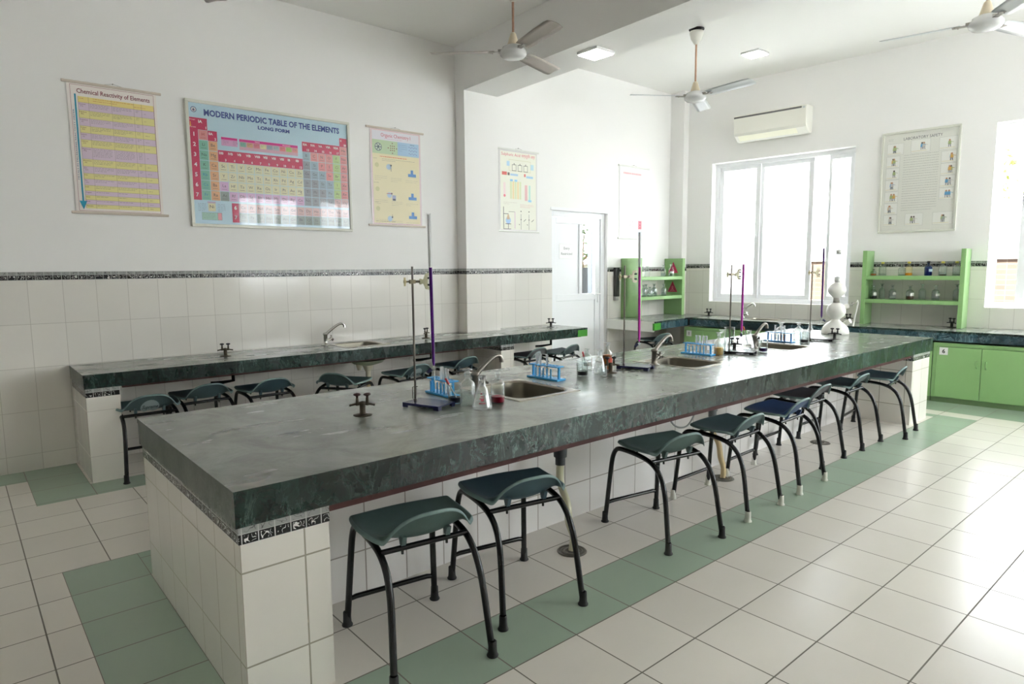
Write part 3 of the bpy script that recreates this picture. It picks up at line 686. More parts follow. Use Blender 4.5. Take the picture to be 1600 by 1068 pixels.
# chart 5: faded, beside the door
r = thing('wall_chart', 'faded white hanging chart with a small red panel, right of the door', 'chart', (6.545, 0, 0), frame=FL, group='printed charts on the walls')
hang_rods(r, 0, .63, 1.745, 2.66, (.88, .88, .87))
W, H = .57, .90; c = Canvas(W, H); c.back((.93, .93, .92), .3); c.rect(.02, .018, W-.04, H-.036, (.94, .935, .90))
c.scribble(.07, .068, .43, 1, .01, (.90, .66, .70), t=.022); c.scribble(.04, .14, .5, 3, .022, (.90, .89, .86), t=.006); c.scribble(.04, .25, .5, 2, .03, (.88, .88, .84), t=.01); c.rect(.14, .36, .08, .25, (.90, .89, .85)); c.rect(.36, .34, .14, .24, (.92, .91, .87))
c.rect(.38, .675, .075, .11, (.88, .45, .52), 2)
for i in range(3): c.disc(.418, .692+i*.037, .011, (.60, .25, .3), 3)
for q in ((.22, .69), (.27, .69), (.22, .735), (.275, .75)): c.disc(q[0], q[1], .007, (.55, .5, .48), 3)
c.rect(.03, .81, .50, .055, (.86, .90, .93), 2)
o = c.build('printed_sheet', r); o.location = (.03, -.006, 2.652)

# chart 6: laboratory safety, framed, on the far wall
r = thing('safety_chart', 'framed Laboratory Safety poster with small cartoon pictures between the two windows', 'chart', (2.372, 0, 0), frame=FF, group='printed charts on the walls')
PW, PH, fz = .735, 1.085, 2.808; ft = .022
mb = MB(); mb.box(0, PW, -.026, 0, -ft, 0); mb.box(0, PW, -.026, 0, -PH, -PH+ft); mb.box(0, ft, -.026, 0, -PH+ft, -ft); mb.box(PW-ft, PW, -.026, 0, -PH+ft, -ft)
o = mb.build('picture_frame', plain('frame_white', (.84, .84, .80), .35), r, bevel=.004); o.location = (0, 0, fz)
W, H = PW-2*ft, PH-2*ft; c = Canvas(W, H); c.back((.91, .91, .88), .4)
c.text(W*.53, .075, .030, 'LABORATORY SAFETY', (.33, .33, .35), width=.36, align='C'); c.scribble(.04, .05, .05, 2, .014, (.55, .6, .6))
rng = random.Random(3)
pics = [(.03, .10, .16, .12), (.26, .085, .18, .135), (.52, .09, .17, .13)] + [(.03, .235+i*.126, .13, .12) for i in range(6)][0:6] + [(.545, .235+i*.126, .135, .12) for i in range(4)] + [(.24, .86, .17, .13), (.50, .86, .18, .13)]
for i, (x, y, w_, h_) in enumerate(pics):
    if i > 2 and i < 9: y -= .0
    c.rect(x, y, w_, h_, (.94, .94, .92)); c.frame(x, y, w_, h_, .0014, (.66, .66, .64), 2)
    for k in range(2):
        px, py = x+w_*rng.uniform(.35, .7), y+h_*.5; bc = rng.choice([(.40, .65, .82), (.86, .68, .35), (.62, .66, .62), (.80, .78, .76), (.66, .72, .5)])
        c.disc(px, py-.028, .009, rng.choice([(.35, .28, .24), (.75, .55, .42)]), 4); c.poly([(px-.012, py-.02), (px+.012, py-.02), (px+.015, py+.015), (px-.015, py+.015)], bc, 3)
        c.line(px-.006, py+.012, px-.008, py+.04, .006, (.4, .42, .45), 3); c.line(px+.006, py+.012, px+.010, py+.04, .006, (.4, .42, .45), 3); c.line(px+.01, py-.012, px+.035, py-.005, .004, bc, 4)
    c.rect(x+.005, y+h_*.86, w_*.8, .003, (.85, .78, .55), 3)
c.scribble(.195, .235, .33, 24, .0255, (.52, .52, .52), t=.0022)
o = c.build('printed_sheet', r); o.location = (ft, -.010, fz-ft)
mb = MB(); mb.box(ft-.004, PW-ft+.004, -.018, -.016, fz-PH+ft-.004, fz-ft+.004); mb.build('glass_cover', glass('picture_glass2', (.99, .99, .99), gl=.4, base=.02, power=3.5), r)

# notice on the door
r = thing('door_notice', 'white Entry Restricted notice stuck on the white door', 'sign', (5.575, .065, 1.475), frame=FL)
c = Canvas(.255, .185, thick=.001, y=.012); c.back((.94, .94, .94)); c.frame(.004, .004, .247, .177, .0015, (.7, .7, .7))
c.text(.1275, .07, .032, 'Entry', (.32, .32, .34), align='C', width=.10); c.text(.1275, .135, .032, 'Restricted', (.32, .32, .34), align='C', width=.19)
o = c.build('notice_sheet', r); o.location = (0, 0, .185)
# ================================================================== OUTSIDE
mb = MB(); mb.box(9.6, 40, -30, 40, -.5, -.05); mb.box(-20, 9.6, -30, -3.6, -.5, -.05); mb.box(-20, 9.6, 6.2, 40, -.5, -.05)
yard = mb.build('yard_paving', plain('yard_concrete', (.79, .79, .78), .8, noise=.1, nscale=.6)); yard['kind'] = 'structure'
BRK = tile('outside_brick', (.245, .185, .14), (.26, .22, .185), w=.23, h=.075, mortar=.008, rough=.8, var=.25)
def tree(loc, h, rad, seed, leafc, label, group='trees outside'):
    rng = random.Random(seed)
    r = thing('garden_tree', label, 'tree', loc, group=group)
    mb = MB(); mb.tube([(0, 0, -.1), (.05, .03, h*.3), (-.04, .02, h*.6)], [.09, .07, .04], n=8)
    for a in range(5):
        an = a*1.3; mb.tube([(-.02, .02, h*(.4+.05*a)), (rad*.4*math.cos(an), rad*.4*math.sin(an), h*(.6+.05*a))], [.03, .015], n=6)
    mb.build('trunk', plain('bark', (.42, .34, .26), .9, noise=.2), r)
    mb = MB()
    for i in range(1500):
        u = Vector((rng.gauss(0, 1), rng.gauss(0, 1), rng.gauss(0, 1))).normalized()*rad*rng.uniform(.35, 1.0)
        p = Vector((u.x, u.y, h*.72+u.z*.9)); a = Vector((rng.uniform(-1, 1), rng.uniform(-1, 1), rng.uniform(-1, 1))).normalized(); b = a.orthogonal().normalized()
        s_ = rng.uniform(.05, .10); mb.add([p-a*s_, p+b*s_*.5, p+a*s_, p-b*s_*.5], [(0, 1, 2, 3)])
    mb.build('foliage', plain('leaf_%d' % int(leafc[0]*100), leafc, .6, noise=.3, nscale=3), r)
    return r
mb = MB(); mb.box(0, .22, -14, 14, 0, 1.50); mb.mat(1).box(-.03, .25, -14, 14, 1.50, 1.56)
o = mb.build('boundary_wall', [BRK, plain('yard_concrete', (.80, .78, .74), .8)]); o.location = (11.6, -3, -.05)
tag(o, 'low brick boundary wall in bright daylight outside the windows', 'wall')
tree((13.4, 3.9, 0), 4.2, 1.1, 1, (.40, .42, .16), 'yellow-green tree beyond the boundary wall, seen through the first window')
tree((13.9, 1.6, 0), 4.6, 1.0, 2, (.41, .43, .17), 'yellow-green tree beyond the boundary wall, seen at the edge of the right window')
tree((9.9, 9.25, -.4), 3.2, 1.7, 3, (.22, .29, .11), 'leafy green tree seen through the narrow glass of the door')
mb = MB(); mb.box(-.04, .04, -.04, .04, 0, 3.2); o = mb.build('porch_post', plain('porch_grey', (.27, .29, .32), .6)); o.location = (7.40, 6.75, -.05); tag(o, 'pale grey porch post outside the door glass', 'post')
mb = MB(); mb.box(-1.5, 1.5, -.08, .08, 0, 1.42); o = mb.build('porch_wall', plain('porch_dark', (.14, .15, .16), .8)); o.location = (8.6, 7.6, -.05); tag(o, 'low grey wall beyond the porch post', 'wall')

# ================================================================== BENCHES
def offs(o, loc): o.location = tuple(-a for a in loc); return o
SINKS = [(2.268, 2.585), (3.742, 2.585), (5.03, 2.585)]
def hole(c, w_=.385, d_=.455): return (c[0]-w_/2, c[0]+w_/2, c[1]-d_/2, c[1]+d_/2)
L0 = (3.6, 2.57, 0)
r = thing('laboratory_bench', 'long central laboratory bench with green marble top and white tiled end piers', 'bench', L0)
mb = MB(); ZB = .7259
holed(mb, .58, 6.607, 1.93, 3.214, ZB-.02, ZB, [hole(c) for c in SINKS], (1, 0, 1, 1, 2, 1))
offs(mb.build('worktop', [MTOP, MEDGE, MEND], r), L0).modifiers
mb = MB()
mb.box(.582, 6.605, 1.932, 1.957, .6123, ZB-.0205); mb.box(.582, 6.605, 3.187, 3.212, .6123, ZB-.0205); mb.box(6.58, 6.605, 1.957, 3.187, .6123, ZB-.0205)
mb.mat(1).box(.582, .607, 1.957, 3.187, .6123, ZB-.0205)
offs(mb.build('apron', [MEDGE, MEND], r), L0)
mb = MB(); holed(mb, .88, 6.16, 1.958, 3.18, .582, ZB-.021, [hole(c, .41, .48) for c in SINKS]); offs(mb.build('support_slab', RUST, r), L0)
for a, b in ((.593, .876), (6.165, 6.575)):
    mb = MB(); mb.box(a, b, 1.942, 3.20, 0, .5563); mb.box(a+.004, b-.004, 1.946, 3.196, .5563, .70)
    pr = offs(mb.build('tiled_pier', T_PIER, r), L0)
    mb = MB(); mb.box(a-.002, b+.002, 1.940, 3.202, .5565, .6121)
    mb.build('tile_border', MOS_PIER, pr)
mb = MB(); mb.box(.876, 6.165, 2.42, 2.72, 0, .581); offs(mb.build('tiled_panel', T_PANEL, r), L0)

LL = (2.9, 5.2, 0); ZC = .711
LS = [(2.72, 5.26)]
r = thing('wall_counter', 'long green marble counter along the left wall, green paint patch at its far end', 'counter', LL)
def LCH(c): return (c[0]-.19, c[0]+.19, c[1]-.17, c[1]+.17)
mb = MB(); hs_ = [LCH(c) for c in LS]
holed(mb, .6, 5.322, 4.909, 5.37, ZC-.02, ZC, [(h[0], h[1], h[2], 5.37) for h in hs_], (1, 0, 1, 1, 2, 1))
holed(mb, .6, 4.01, 5.37, 5.523, ZC-.02, ZC, [(h[0], h[1], 5.37, h[3]) for h in hs_], (1, 0, 1, 1, 2, 1)); mb.box(4.46, 5.322, 5.37, 5.523, ZC-.02, ZC, (1, 0, 1, 1, 1, 1))
offs(mb.build('worktop', [MTOP, MEDGE, MEND], r), LL)
mb = MB(); mb.box(.602, 5.17, 4.911, 4.936, ZC-.093, ZC-.0205); mb.mat(1).box(.602, .627, 4.936, 5.52, ZC-.093, ZC-.0205)
offs(mb.build('apron', [MEDGE, MEND], r), LL)
mb = MB(); mb.box(5.17, 5.32, 4.908, 4.936, ZC-.093, ZC-.0205); mb.box(5.295, 5.32, 4.936, 5.52, ZC-.093, ZC-.0205); q = offs(mb.build('painted_patch', plain('grass_green_paint', (.22, .56, .10), .5, noise=.15, nscale=40), r), LL); q['label'] = 'bright green paint patch'
mb = MB(); mb.box(.86, 4.01, 4.95, 5.51, ZC-.108, ZC-.0935); mb.box(4.46, 5.28, 4.97, 5.51, ZC-.105, ZC-.0925)
mb.box(.88, 3.95, 5.30, 5.325, .545, .575); offs(mb.build('support_slab', RUST, r), LL)
for a, b in ((.609, .80), (4.078, 4.243)):
    mb = MB(); mb.box(a, b, 4.913, 5.51 if a < 1 else 5.36, 0, .562); mb.box(a+.003, b-.003, 4.916, 5.508 if a < 1 else 5.358, .562, .69)
    pr = offs(mb.build('tiled_pier', T_LPIER, r), LL)
    mb = MB(); mb.box(a-.002, b+.002, 4.911, 5.512 if a < 1 else 5.362, .5622, .6178); mb.build('tile_border', MOS_LP, pr)
for x in (1.62, 3.46, 5.06):
    mb = MB(); mb.tube([(x, 5.22, ZC-.03), (x, 5.22, .52), (x-.07, 5.3, .50), (x-.14, 5.32, .50)], .014, n=8, smoothpath=False); offs(mb.build('gas_pipe', BLACKM, r), LL)

# far L-shaped counter
LR = (7.4, 3.0, 0); ZF = .72
r = thing('wall_counter', 'L-shaped green marble counter in the far corner and under the windows', 'counter', LR)
fi = FF.inverted()
def A(x, y): v = fi @ Vector((x, y, 0)); return v
FLc = Matrix.Translation((-LR[0], -LR[1], 0)) @ FF
mb = MB(); mb.t(FF)
fs = (1.23, -.28)
holed(mb, .445, 8.45, -.612, -.007, ZF-.02, ZF, [(fs[0]-.19, fs[0]+.19, fs[1]-.15, fs[1]+.15)], (1, 0, 1, 1, 1, 1))
mb.t(); mb.mat(0)
mb.add([(6.35, 4.78, ZF), (7.18, 4.875, ZF), (7.80, 4.82, ZF), (7.74, 5.30, ZF), (7.63, 5.30, ZF), (7.63, 5.523, ZF), (6.35, 5.523, ZF)], [tuple(range(7))])
mb.add([(6.35, 4.78, ZF-.02), (7.18, 4.875, ZF-.02), (7.80, 4.82, ZF-.02), (7.74, 5.30, ZF-.02), (7.63, 5.30, ZF-.02), (7.63, 5.523, ZF-.02), (6.35, 5.523, ZF-.02)], [tuple(range(7))[::-1]])
mb.mat(1).add([(6.35, 4.78, ZF-.02), (7.18, 4.875, ZF-.02), (7.18, 4.875, ZF), (6.35, 4.78, ZF)], [(0, 1, 2, 3)]); mb.mat(2).add([(6.35, 4.78, ZF-.02), (6.35, 5.523, ZF-.02), (6.35, 5.523, ZF), (6.35, 4.78, ZF)], [(0, 1, 2, 3)])
offs(mb.build('worktop', [MTOP, MEDGE, plain('whitewashed_edge', (.86, .86, .84), .6)], r, fix=False), LR)
mb = MB(); mb.t(FF); mb.box(.40, 8.45, -.61, -.585, ZF-.10, ZF-.0205); mb.t()
mb.add([(6.50, 4.80, ZF-.10), (7.18, 4.877, ZF-.10), (7.18, 4.877, ZF-.0205), (6.50, 4.80, ZF-.0205), (6.50, 4.825, ZF-.10), (7.18, 4.90, ZF-.10), (7.18, 4.90, ZF-.0205), (6.50, 4.825, ZF-.0205)], [(0, 1, 2, 3), (7, 6, 5, 4), (0, 3, 7, 4), (1, 5, 6, 2), (0, 4, 5, 1)])
offs(mb.build('apron', [marble('marble_blue_edge', (.10, .16, .19), (.22, .34, .38), (.55, .68, .72), rough=.2, seam=.9)], r), LR)
mb = MB(); mb.box(6.353, 6.375, 4.79, 5.52, ZF-.125, ZF-.0205); q = offs(mb.build('end_face', plain('whitewashed_edge', (.86, .86, .84), .6), r), LR); q['label'] = 'whitewashed end of the counter'
mb = MB(); mb.prism([(6.35, 4.776), (6.50, 4.793), (6.50, 4.82), (6.35, 4.803)], ZF-.105, ZF-.0205); q = offs(mb.build('painted_patch', plain('grass_green_paint', (.22, .56, .10), .5), r), LR); q['label'] = 'bright green paint patch'
mb = MB(); mb.box(6.38, 7.6, 5.0, 5.50, ZF-.12, ZF-.03); offs(mb.build('support_slab', RUST, r), LR)

# cabinets under the far counter
def cabinet(x0, x1, label, number=None, shut=(0, 0)):
    r = thing('storage_cabinet', label, 'cabinet', ((x0+x1)/2, -.3, 0), frame=FF, group='green cabinets under the far counter')
    w2 = (x1-x0)/2-.001
    mb = MB(); mb.box(-w2, w2, -.27, .28, .05, ZF-.125); mb.box(-w2, w2, -.285, -.27, ZF-.155, ZF-.118); mb.box(-w2, -w2+.03, -.285, -.27, .05, ZF-.155); mb.box(w2-.03, w2, -.285, -.27, .05, ZF-.155)
    mb.build('carcass', GREEN, r, bevel=.002)
    mb = MB(); mb.box(-w2, w2, -.262, .26, 0, .05); q = mb.build('plinth', plain('green_plinth', (.44, .54, .38), .6, noise=.15, nscale=15), r); q['label'] = 'dull green plinth'
    for s in (-1, 1):
        a, b = (-w2+.031, -.0015) if s < 0 else (.0015, w2-.031)
        mb = MB(); mb.box(a, b, -.292, -.272, .055, ZF-.158); d = mb.build('door', GREEN, r, bevel=.002)
        hx = s*.037
        mb = MB(); mb.tube([(hx, -.292, .44), (hx, -.312, .43), (hx, -.316, .405), (hx, -.312, .38), (hx, -.292, .37)], .006, n=8); mb.build('handle', GREENL, d)
    if number:
        c = Canvas(.072, .074, thick=.001, y=0); c.back((.90, .90, .90)); c.text(.036, .056, .040, number, (.12, .12, .14), align='C', bold=.0015)
        q = c.build('number_plate', r); q.location = (-w2+.055 if number == '6' else -w2+.04, -.2945, ZF-.165); q['label'] = 'white plate with number ' + number
    return r
cabinet(.31, .866, 'green cabinet numbered 1 in the far corner under the counter', '1')
for i, nm in enumerate(('green cabinet next to the one numbered 1, below the gas tap', 'green cabinet third from the far corner', 'green cabinet third to the left of the one numbered 6', 'green cabinet just left of the one numbered 6')):
    cabinet(.868+.5555*i, .868+.5555*(i+1)-.002, nm)
cabinet(3.092, 3.902, 'green double-door cabinet numbered 6 under the far counter', '6')
cabinet(3.906, 4.72, 'green cabinet at the right edge of the picture, right of the one numbered 6')

# ================================================================== SHELF UNITS
def shelf_unit(fr, x0, x1, th, zb, zt, dep, shelves, label, mat):
    r = thing('shelf_unit', label, 'shelf', ((x0+x1)/2, -.005, zb), frame=fr)
    w2 = (x1-x0)/2
    for a, b in ((-w2, -w2+th), (w2-th, w2)):
        mb = MB(); mb.box(a, b, -dep, -.004, .001, zt-zb); mb.build('side_panel', mat, r, bevel=.002)
    for z in shelves:
        mb = MB(); mb.box(-w2+th, w2-th, -dep+.004, -.006, z-.042-zb, z-zb); mb.build('shelf', mat, r, bevel=.002)
    return r
su1 = shelf_unit(FL, 6.62, 7.60, .055, ZF, 1.485, .30, (1.245, .99), 'green open shelf unit in the far left corner by the door', GREENL)
su2 = shelf_unit(FF, 2.31, 3.262, .042, ZF, 1.53, .27, (1.255, 1.0), 'green open shelf unit below the safety poster between the windows', GREEN)
for z, nm in ((1.365, 'pink triangular hazard sign on the upper bay of the corner shelf'), (1.105, 'pink triangular hazard sign on the lower bay of the corner shelf')):
    r = thing('hazard_sign', nm, 'sign', (7.542, -.155 if z > 1.3 else -.15, z), rotz=PI*1.5, frame=FL, group='hazard signs on the corner shelf')
    c = Canvas(.16, .15, thick=.001, y=0)
    c.poly([(.0, .15), (.08, 0), (.16, .15)], (.80, .16, .36), 1); c.poly([(.016, .141), (.08, .021), (.144, .141)], (.70, .10, .28), 2)
    c.disc(.08, .085, .017, (.90, .42, .55), 3); c.rect(.071, .098, .018, .014, (.90, .42, .55), 3); c.disc(.073, .084, .0045, (.6, .08, .2), 4); c.disc(.087, .084, .0045, (.6, .08, .2), 4)
    c.line(.055, .108, .105, .124, .005, (.90, .42, .55), 3); c.line(.105, .108, .055, .124, .005, (.90, .42, .55), 3); c.rect(.04, .129, .08, .006, (.90, .5, .6), 3)
    c.mats = c.mats or []
    q = c.build('sign_plate', r); q.location = (-.08, 0, .075)
r = thing('switch_box', 'narrow dark electrical box on the wall left of the corner shelf', 'electrical box', (6.50, 0, .95), frame=FL)
mb = MB(); mb.box(-.03, .03, -.06, -.008, .05, .42); mb.build('housing', plain('box_dark', (.16, .17, .16), .5), r, bevel=.004)
mb = MB(); mb.box(-.028, .028, -.05, -.008, 0, .05); mb.build('connector', plain('box_grey', (.6, .6, .58), .5), r, bevel=.003)

# ================================================================== AIR CONDITIONER
r = thing('air_conditioner', 'white wall-mounted split air conditioner above the first window', 'air conditioner', (1.17, 0, 2.925), frame=FF)
prof = [(0, .02), (0, .315), (-.165, .315), (-.205, .30), (-.212, .26), (-.21, .09), (-.19, .06), (-.10, .0), (-.03, .0)]
mb = MB(); mb.t(Matrix.Rotation(0, 4, 'Z')); mb.prism([(a, b) for a, b in prof], -.44, .44, axis='x'); mb.build('housing', plain('ac_white', (.90, .895, .86), .35), r, bevel=.006)
mb = MB(); mb.box(-.44, .385, -.2135, -.205, .272, .292); mb.build('trim_strip', plain('ac_strip', (.42, .42, .42), .3), r)
mb = MB()
mb.add([(-.40, -.200, .074), (.40, -.200, .074), (.40, -.103, .005), (-.40, -.103, .005)], [(0, 1, 2, 3)]); mb.t(Matrix.Translation((0, -.004, -.006)))
mb.add([(-.395, -.188, .064), (.32, -.188, .064), (.32, -.118, .0145), (-.395, -.118, .0145)], [(0, 1, 2, 3)]); mb.t()
mb.build('air_flap', plain('ac_flap', (.95, .94, .86), .3), r)
mb = MB(); mb.box(.395, .425, -.2135, -.2, .266, .288); mb.build('display', plain('ac_disp', (.78, .80, .80), .3), r)

# ================================================================== CEILING FANS AND LIGHTS
def fan(x, y, ztop, ang, label, canopy=True, rodc=(.72, .56, .48), blade=(.66, .62, .59)):
    r = thing('ceiling_fan', label, 'ceiling fan', (x, y, ztop), group='ceiling fans')
    hz = 3.0-ztop
    mb = MB(); mb.cyl((0, 0, 0), (0, 0, -.035), .05, n=18); mb.cyl((.0, 0, -.002), (0, 0, -.008), .075, n=18); mb.build('ceiling_hook_box', BLACKP, r)
    mb = MB(); mb.lathe([(0, -.022), (.066, -.025), (.068, -.045), (.054, -.095), (.022, -.145), (.012, -.150)], 20); mb.build('canopy', plain('fan_white', (.86, .85, .82), .4), r)
    mb = MB(); mb.cyl((0, 0, -.01), (0, 0, hz+.14), .0095, n=10); mb.build('down_rod', plain('rod_%02d' % int(rodc[2]*100), rodc, .5, noise=.3, nscale=30), r)
    mb = MB(); mb.lathe([(.012, hz+.20), (.022, hz+.19), (.040, hz+.13), (.052, hz+.095), (.045, hz+.085), (.0, hz+.085)], 20); mb.build('lower_canopy', plain('fan_cream', (.83, .78, .68), .45), r)
    mb = MB(); mb.lathe([(.0, hz+.10), (.06, hz+.10), (.085, hz+.088), (.088, hz+.075), (.100, hz+.065), (.108, hz+.045), (.104, hz+.03), (.085, hz+.012), (.05, hz+.002), (0, hz)], 28)
    mb.build('motor_housing', plain('fan_motor', (.80, .80, .80), .22), r)
    for k in range(3):
        a = math.radians(ang+120*k)
        mb = MB(); mb.t(Matrix.Rotation(a, 4, 'Z') @ Matrix.Translation((0, 0, hz+.062)) @ Matrix.Rotation(math.radians(-13), 4, 'X'))
        loops = []
        for q, (xx, w_) in enumerate([(.15, .056), (.20, .064), (.35, .069), (.50, .072), (.60, .072), (.645, .066), (.655, .052)]):
            loops.append([(xx, -w_, -.004), (xx, -w_*.5, .002), (xx, 0, .005), (xx, w_*.5, .003), (xx, w_, -.003), (xx, w_*.5, .0), (xx, 0, .002), (xx, -w_*.5, -.001)])
        mb.loft(loops, cap0=True, cap1=True)
        bl = mb.build('blade', plain('blade_%02d' % int(blade[0]*100), blade, .35), r)
        mb = MB(); mb.t(Matrix.Rotation(a, 4, 'Z') @ Matrix.Translation((0, 0, hz+.062))); mb.box(.085, .20, -.018, .018, -.010, -.006); mb.box(.09, .12, -.012, .012, -.01, .012)
        mb.cyl((.165, -.012, -.014), (.165, -.012, 0), .005, n=8); mb.cyl((.185, .012, -.014), (.185, .012, 0), .005, n=8); mb.build('bracket', plain('fan_bracket', (.62, .60, .57), .4), bl)
    return r
fan(3.50, 4.03, 3.575, 16, 'ceiling fan with grey blades in front of the beam, on a rusty rod')
fan(5.79, 3.905, 3.70, 145, 'white ceiling fan hanging beyond the beam, above the window wall corner', rodc=(.76, .60, .50), blade=(.80, .81, .82))
fan(5.66, 1.455, 3.70, 101.7, 'white ceiling fan at the upper right edge of the picture', rodc=(.72, .62, .58), blade=(.80, .81, .82))
fan(1.16, 3.90, 3.575, 66, 'ceiling fan out of view except one blade tip at the top left', blade=(.66, .66, .68))
def panel_light(x, y, z, label, sx=.22, sy=.22, rot=0):
    r = thing('ceiling_light', label, 'ceiling light', (x, y, z), rotz=rot, group='square ceiling lights')
    mb = MB(); mb.box(-sx/2, sx/2, -sy/2, sy/2, -.022, 0); mb.build('housing', plain('lamp_white', (.9, .9, .9), .4), r, bevel=.004)
    mb = MB(); mb.box(-sx/2+.008, sx/2-.008, -sy/2+.008, sy/2-.008, -.030, -.0221); mb.build('diffuser', plain('lamp_glow', (1, 1, 1), .5, emit=(1, .99, .96), estr=3.0), r, bevel=.004)
panel_light(4.175, 3.775, 3.13, 'square lit ceiling panel under the concrete beam')
panel_light(6.905, 3.905, 3.70, 'square lit ceiling panel beyond the beam, behind the fan')
# ================================================================== SINKS, TAPS, GAS TAPS
def sink(loc, w_, d_, label, frame=None):
    r = thing('sink', label, 'sink', loc, frame=frame, group='steel sinks')
    mb = MB()
    ow, od = w_/2, d_/2; bw, bd = w_-.075, d_-.085
    k = 6; L = []
    def sq(z, e=0):   # square outer loop with matching point count
        return rrect(0, 0, w_-e, d_-e, .004, z, k)
    L.append(sq(-.004)); L.append(sq(.0022)); L.append(sq(.0030, .006))
    L.append(rrect(0, 0, bw+.03, bd+.03, .075, .0026, k)); L.append(rrect(0, 0, bw+.008, bd+.008, .07, .0014, k)); L.append(rrect(0, 0, bw, bd, .066, -.006, k))
    mb.loft(L)
    mb.mat(1)
    L2 = [rrect(0, 0, bw, bd, .066, -.006, k), rrect(0, 0, bw-.012, bd-.012, .06, -.07, k), rrect(0, 0, bw-.03, bd-.03, .055, -.118, k), rrect(0, 0, bw-.07, bd-.07, .05, -.132, k), rrect(0, 0, .07, .07, .034, -.136, k)]
    mb.loft(L2); mb.loft([rrect(0, 0, .07, .07, .034, -.136, k), rrect(0, 0, .05, .05, .024, -.142, k)], cap1=True)
    mb.build('basin', [STEEL, STEELD], r, fix=False)
    mb = MB(); mb.lathe([(.0, -.1405), (.02, -.1405), (.024, -.139), (.026, -.1375)], 16); mb.build('drain_strainer', CHROMED, r)
    mb = MB(); mb.lathe([(.036, -.142), (.038, -.165), (.030, -.19), (.020, -.22), (.018, -.235)], 16, capt=True, capb=True); mb.build('drain_cup', plain('drain_cream', (.80, .78, .70), .5), r)
    return r
ZT = ZB+.0005
sink((SINKS[0][0], SINKS[0][1], ZT), .43, .50, 'steel sink nearest the camera in the central bench')
sink((SINKS[1][0], SINKS[1][1], ZT), .43, .50, 'steel sink in the middle of the central bench, by the pink burette')
sink((SINKS[2][0], SINKS[2][1], ZT), .43, .50, 'steel sink farthest along the central bench, near the white gas generator')
sink((2.72, 5.26, ZC+.0005), .43, .385, 'steel sink in the counter along the left wall')
sink((1.23, -.28, ZF+.0005), .43, .34, 'steel sink in the counter under the first window', frame=FF)
def tap(loc, rot, label, mat=None, frame=None, s=1.0):
    mat = mat or CHROMED
    r = thing('tap', label, 'tap', loc, rotz=rot, frame=frame, group='swan-neck taps')
    mb = MB(); mb.lathe([(.0, 0), (.036, 0), (.036, .004), (.028, .008), (.020, .010), (.018, .03), (.017, .085), (.022, .090), (.023, .10), (.018, .108), (.0, .112)], 20); mb.build('body', mat, r)
    mb = MB(); mb.tube([(.008, 0, .098), (.045, 0, .128), (.10, 0, .166), (.135, 0, .182), (.160, 0, .180), (.172, 0, .160), (.173, 0, .146)], [.0135, .0125, .011, .0105, .011, .0125, .0135], n=12); mb.build('spout', mat, r)
    mb = MB(); mb.tube([(.012, 0, .035), (.035, 0, .050), (.045, 0, .055)], [.013, .013, .012], n=10)
    mb.cyl((.045, -.0, .055), (.06, 0, .062), .017, n=12)
    for a in range(4):
        an = a*PI/2+.4; c0 = Vector((.056, 0, .060)); d = Vector((-.35*math.sin(an), math.cos(an), .9*math.sin(an))).normalized()
        mb.cyl(c0, c0+d*.030, .006, .0075, n=8)
    mb.build('handle', mat, r); return r
tap((2.035, 2.665, ZB), -.05, 'dull swan-neck tap at the near sink, behind the glass bottles')
tap((3.50, 2.63, ZB), -.05, 'dull swan-neck tap at the middle sink of the central bench')
tap((4.80, 2.64, ZB), -.05, 'swan-neck tap at the farthest sink of the central bench')
tap((2.475, 5.40, ZC), -.15, 'chrome swan-neck tap by the tiled left wall', CHROME)
tap((.90, -.16, ZF), -.2, 'chrome swan-neck tap under the first window', CHROME, frame=FF)
def gas_tap(loc, rot, label, frame=None, metal=BRASS, kn=BLACKP, big=1.0):
    r = thing('gas_tap', label, 'gas tap', loc, rotz=rot, frame=frame, group='twin gas taps')
    mb = MB(); mb.lathe([(0, 0), (.042*big, 0), (.042*big, .003), (.03*big, .006), (.014, .008), (.013, .045), (.016, .050), (.016, .060), (0, .064)], 20); mb.build('base', metal, r)
    for s in (-1, 1):
        mb = MB(); mb.tube([(0, 0, .052), (s*.022, 0, .052)], .008, n=8); mb.cyl((s*.022, 0, .044), (s*.022, 0, .078), .008, .006, n=10)
        mb.cyl((s*.022, 0, .052), (s*.05, -.006, .047), .006, .0045, n=8); mb.cyl((s*.05, -.006, .047), (s*.056, -.007, .046), .0062, .004, n=8); arm = mb.build('nozzle', metal, r)
        mb = MB(); mb.lathe([(0, .078), (.005, .078), (.006, .086), (.015, .089), (.017, .094), (.012, .099), (0, .101)], 12, cx=s*.022); mb.build('knob', kn, arm)
    return r
g0 = gas_tap((1.351, 2.597, ZB), -.6, 'tarnished twin gas tap nearest the camera on the central bench', kn=plain('red_brown_knob', (.22, .10, .09), .4))
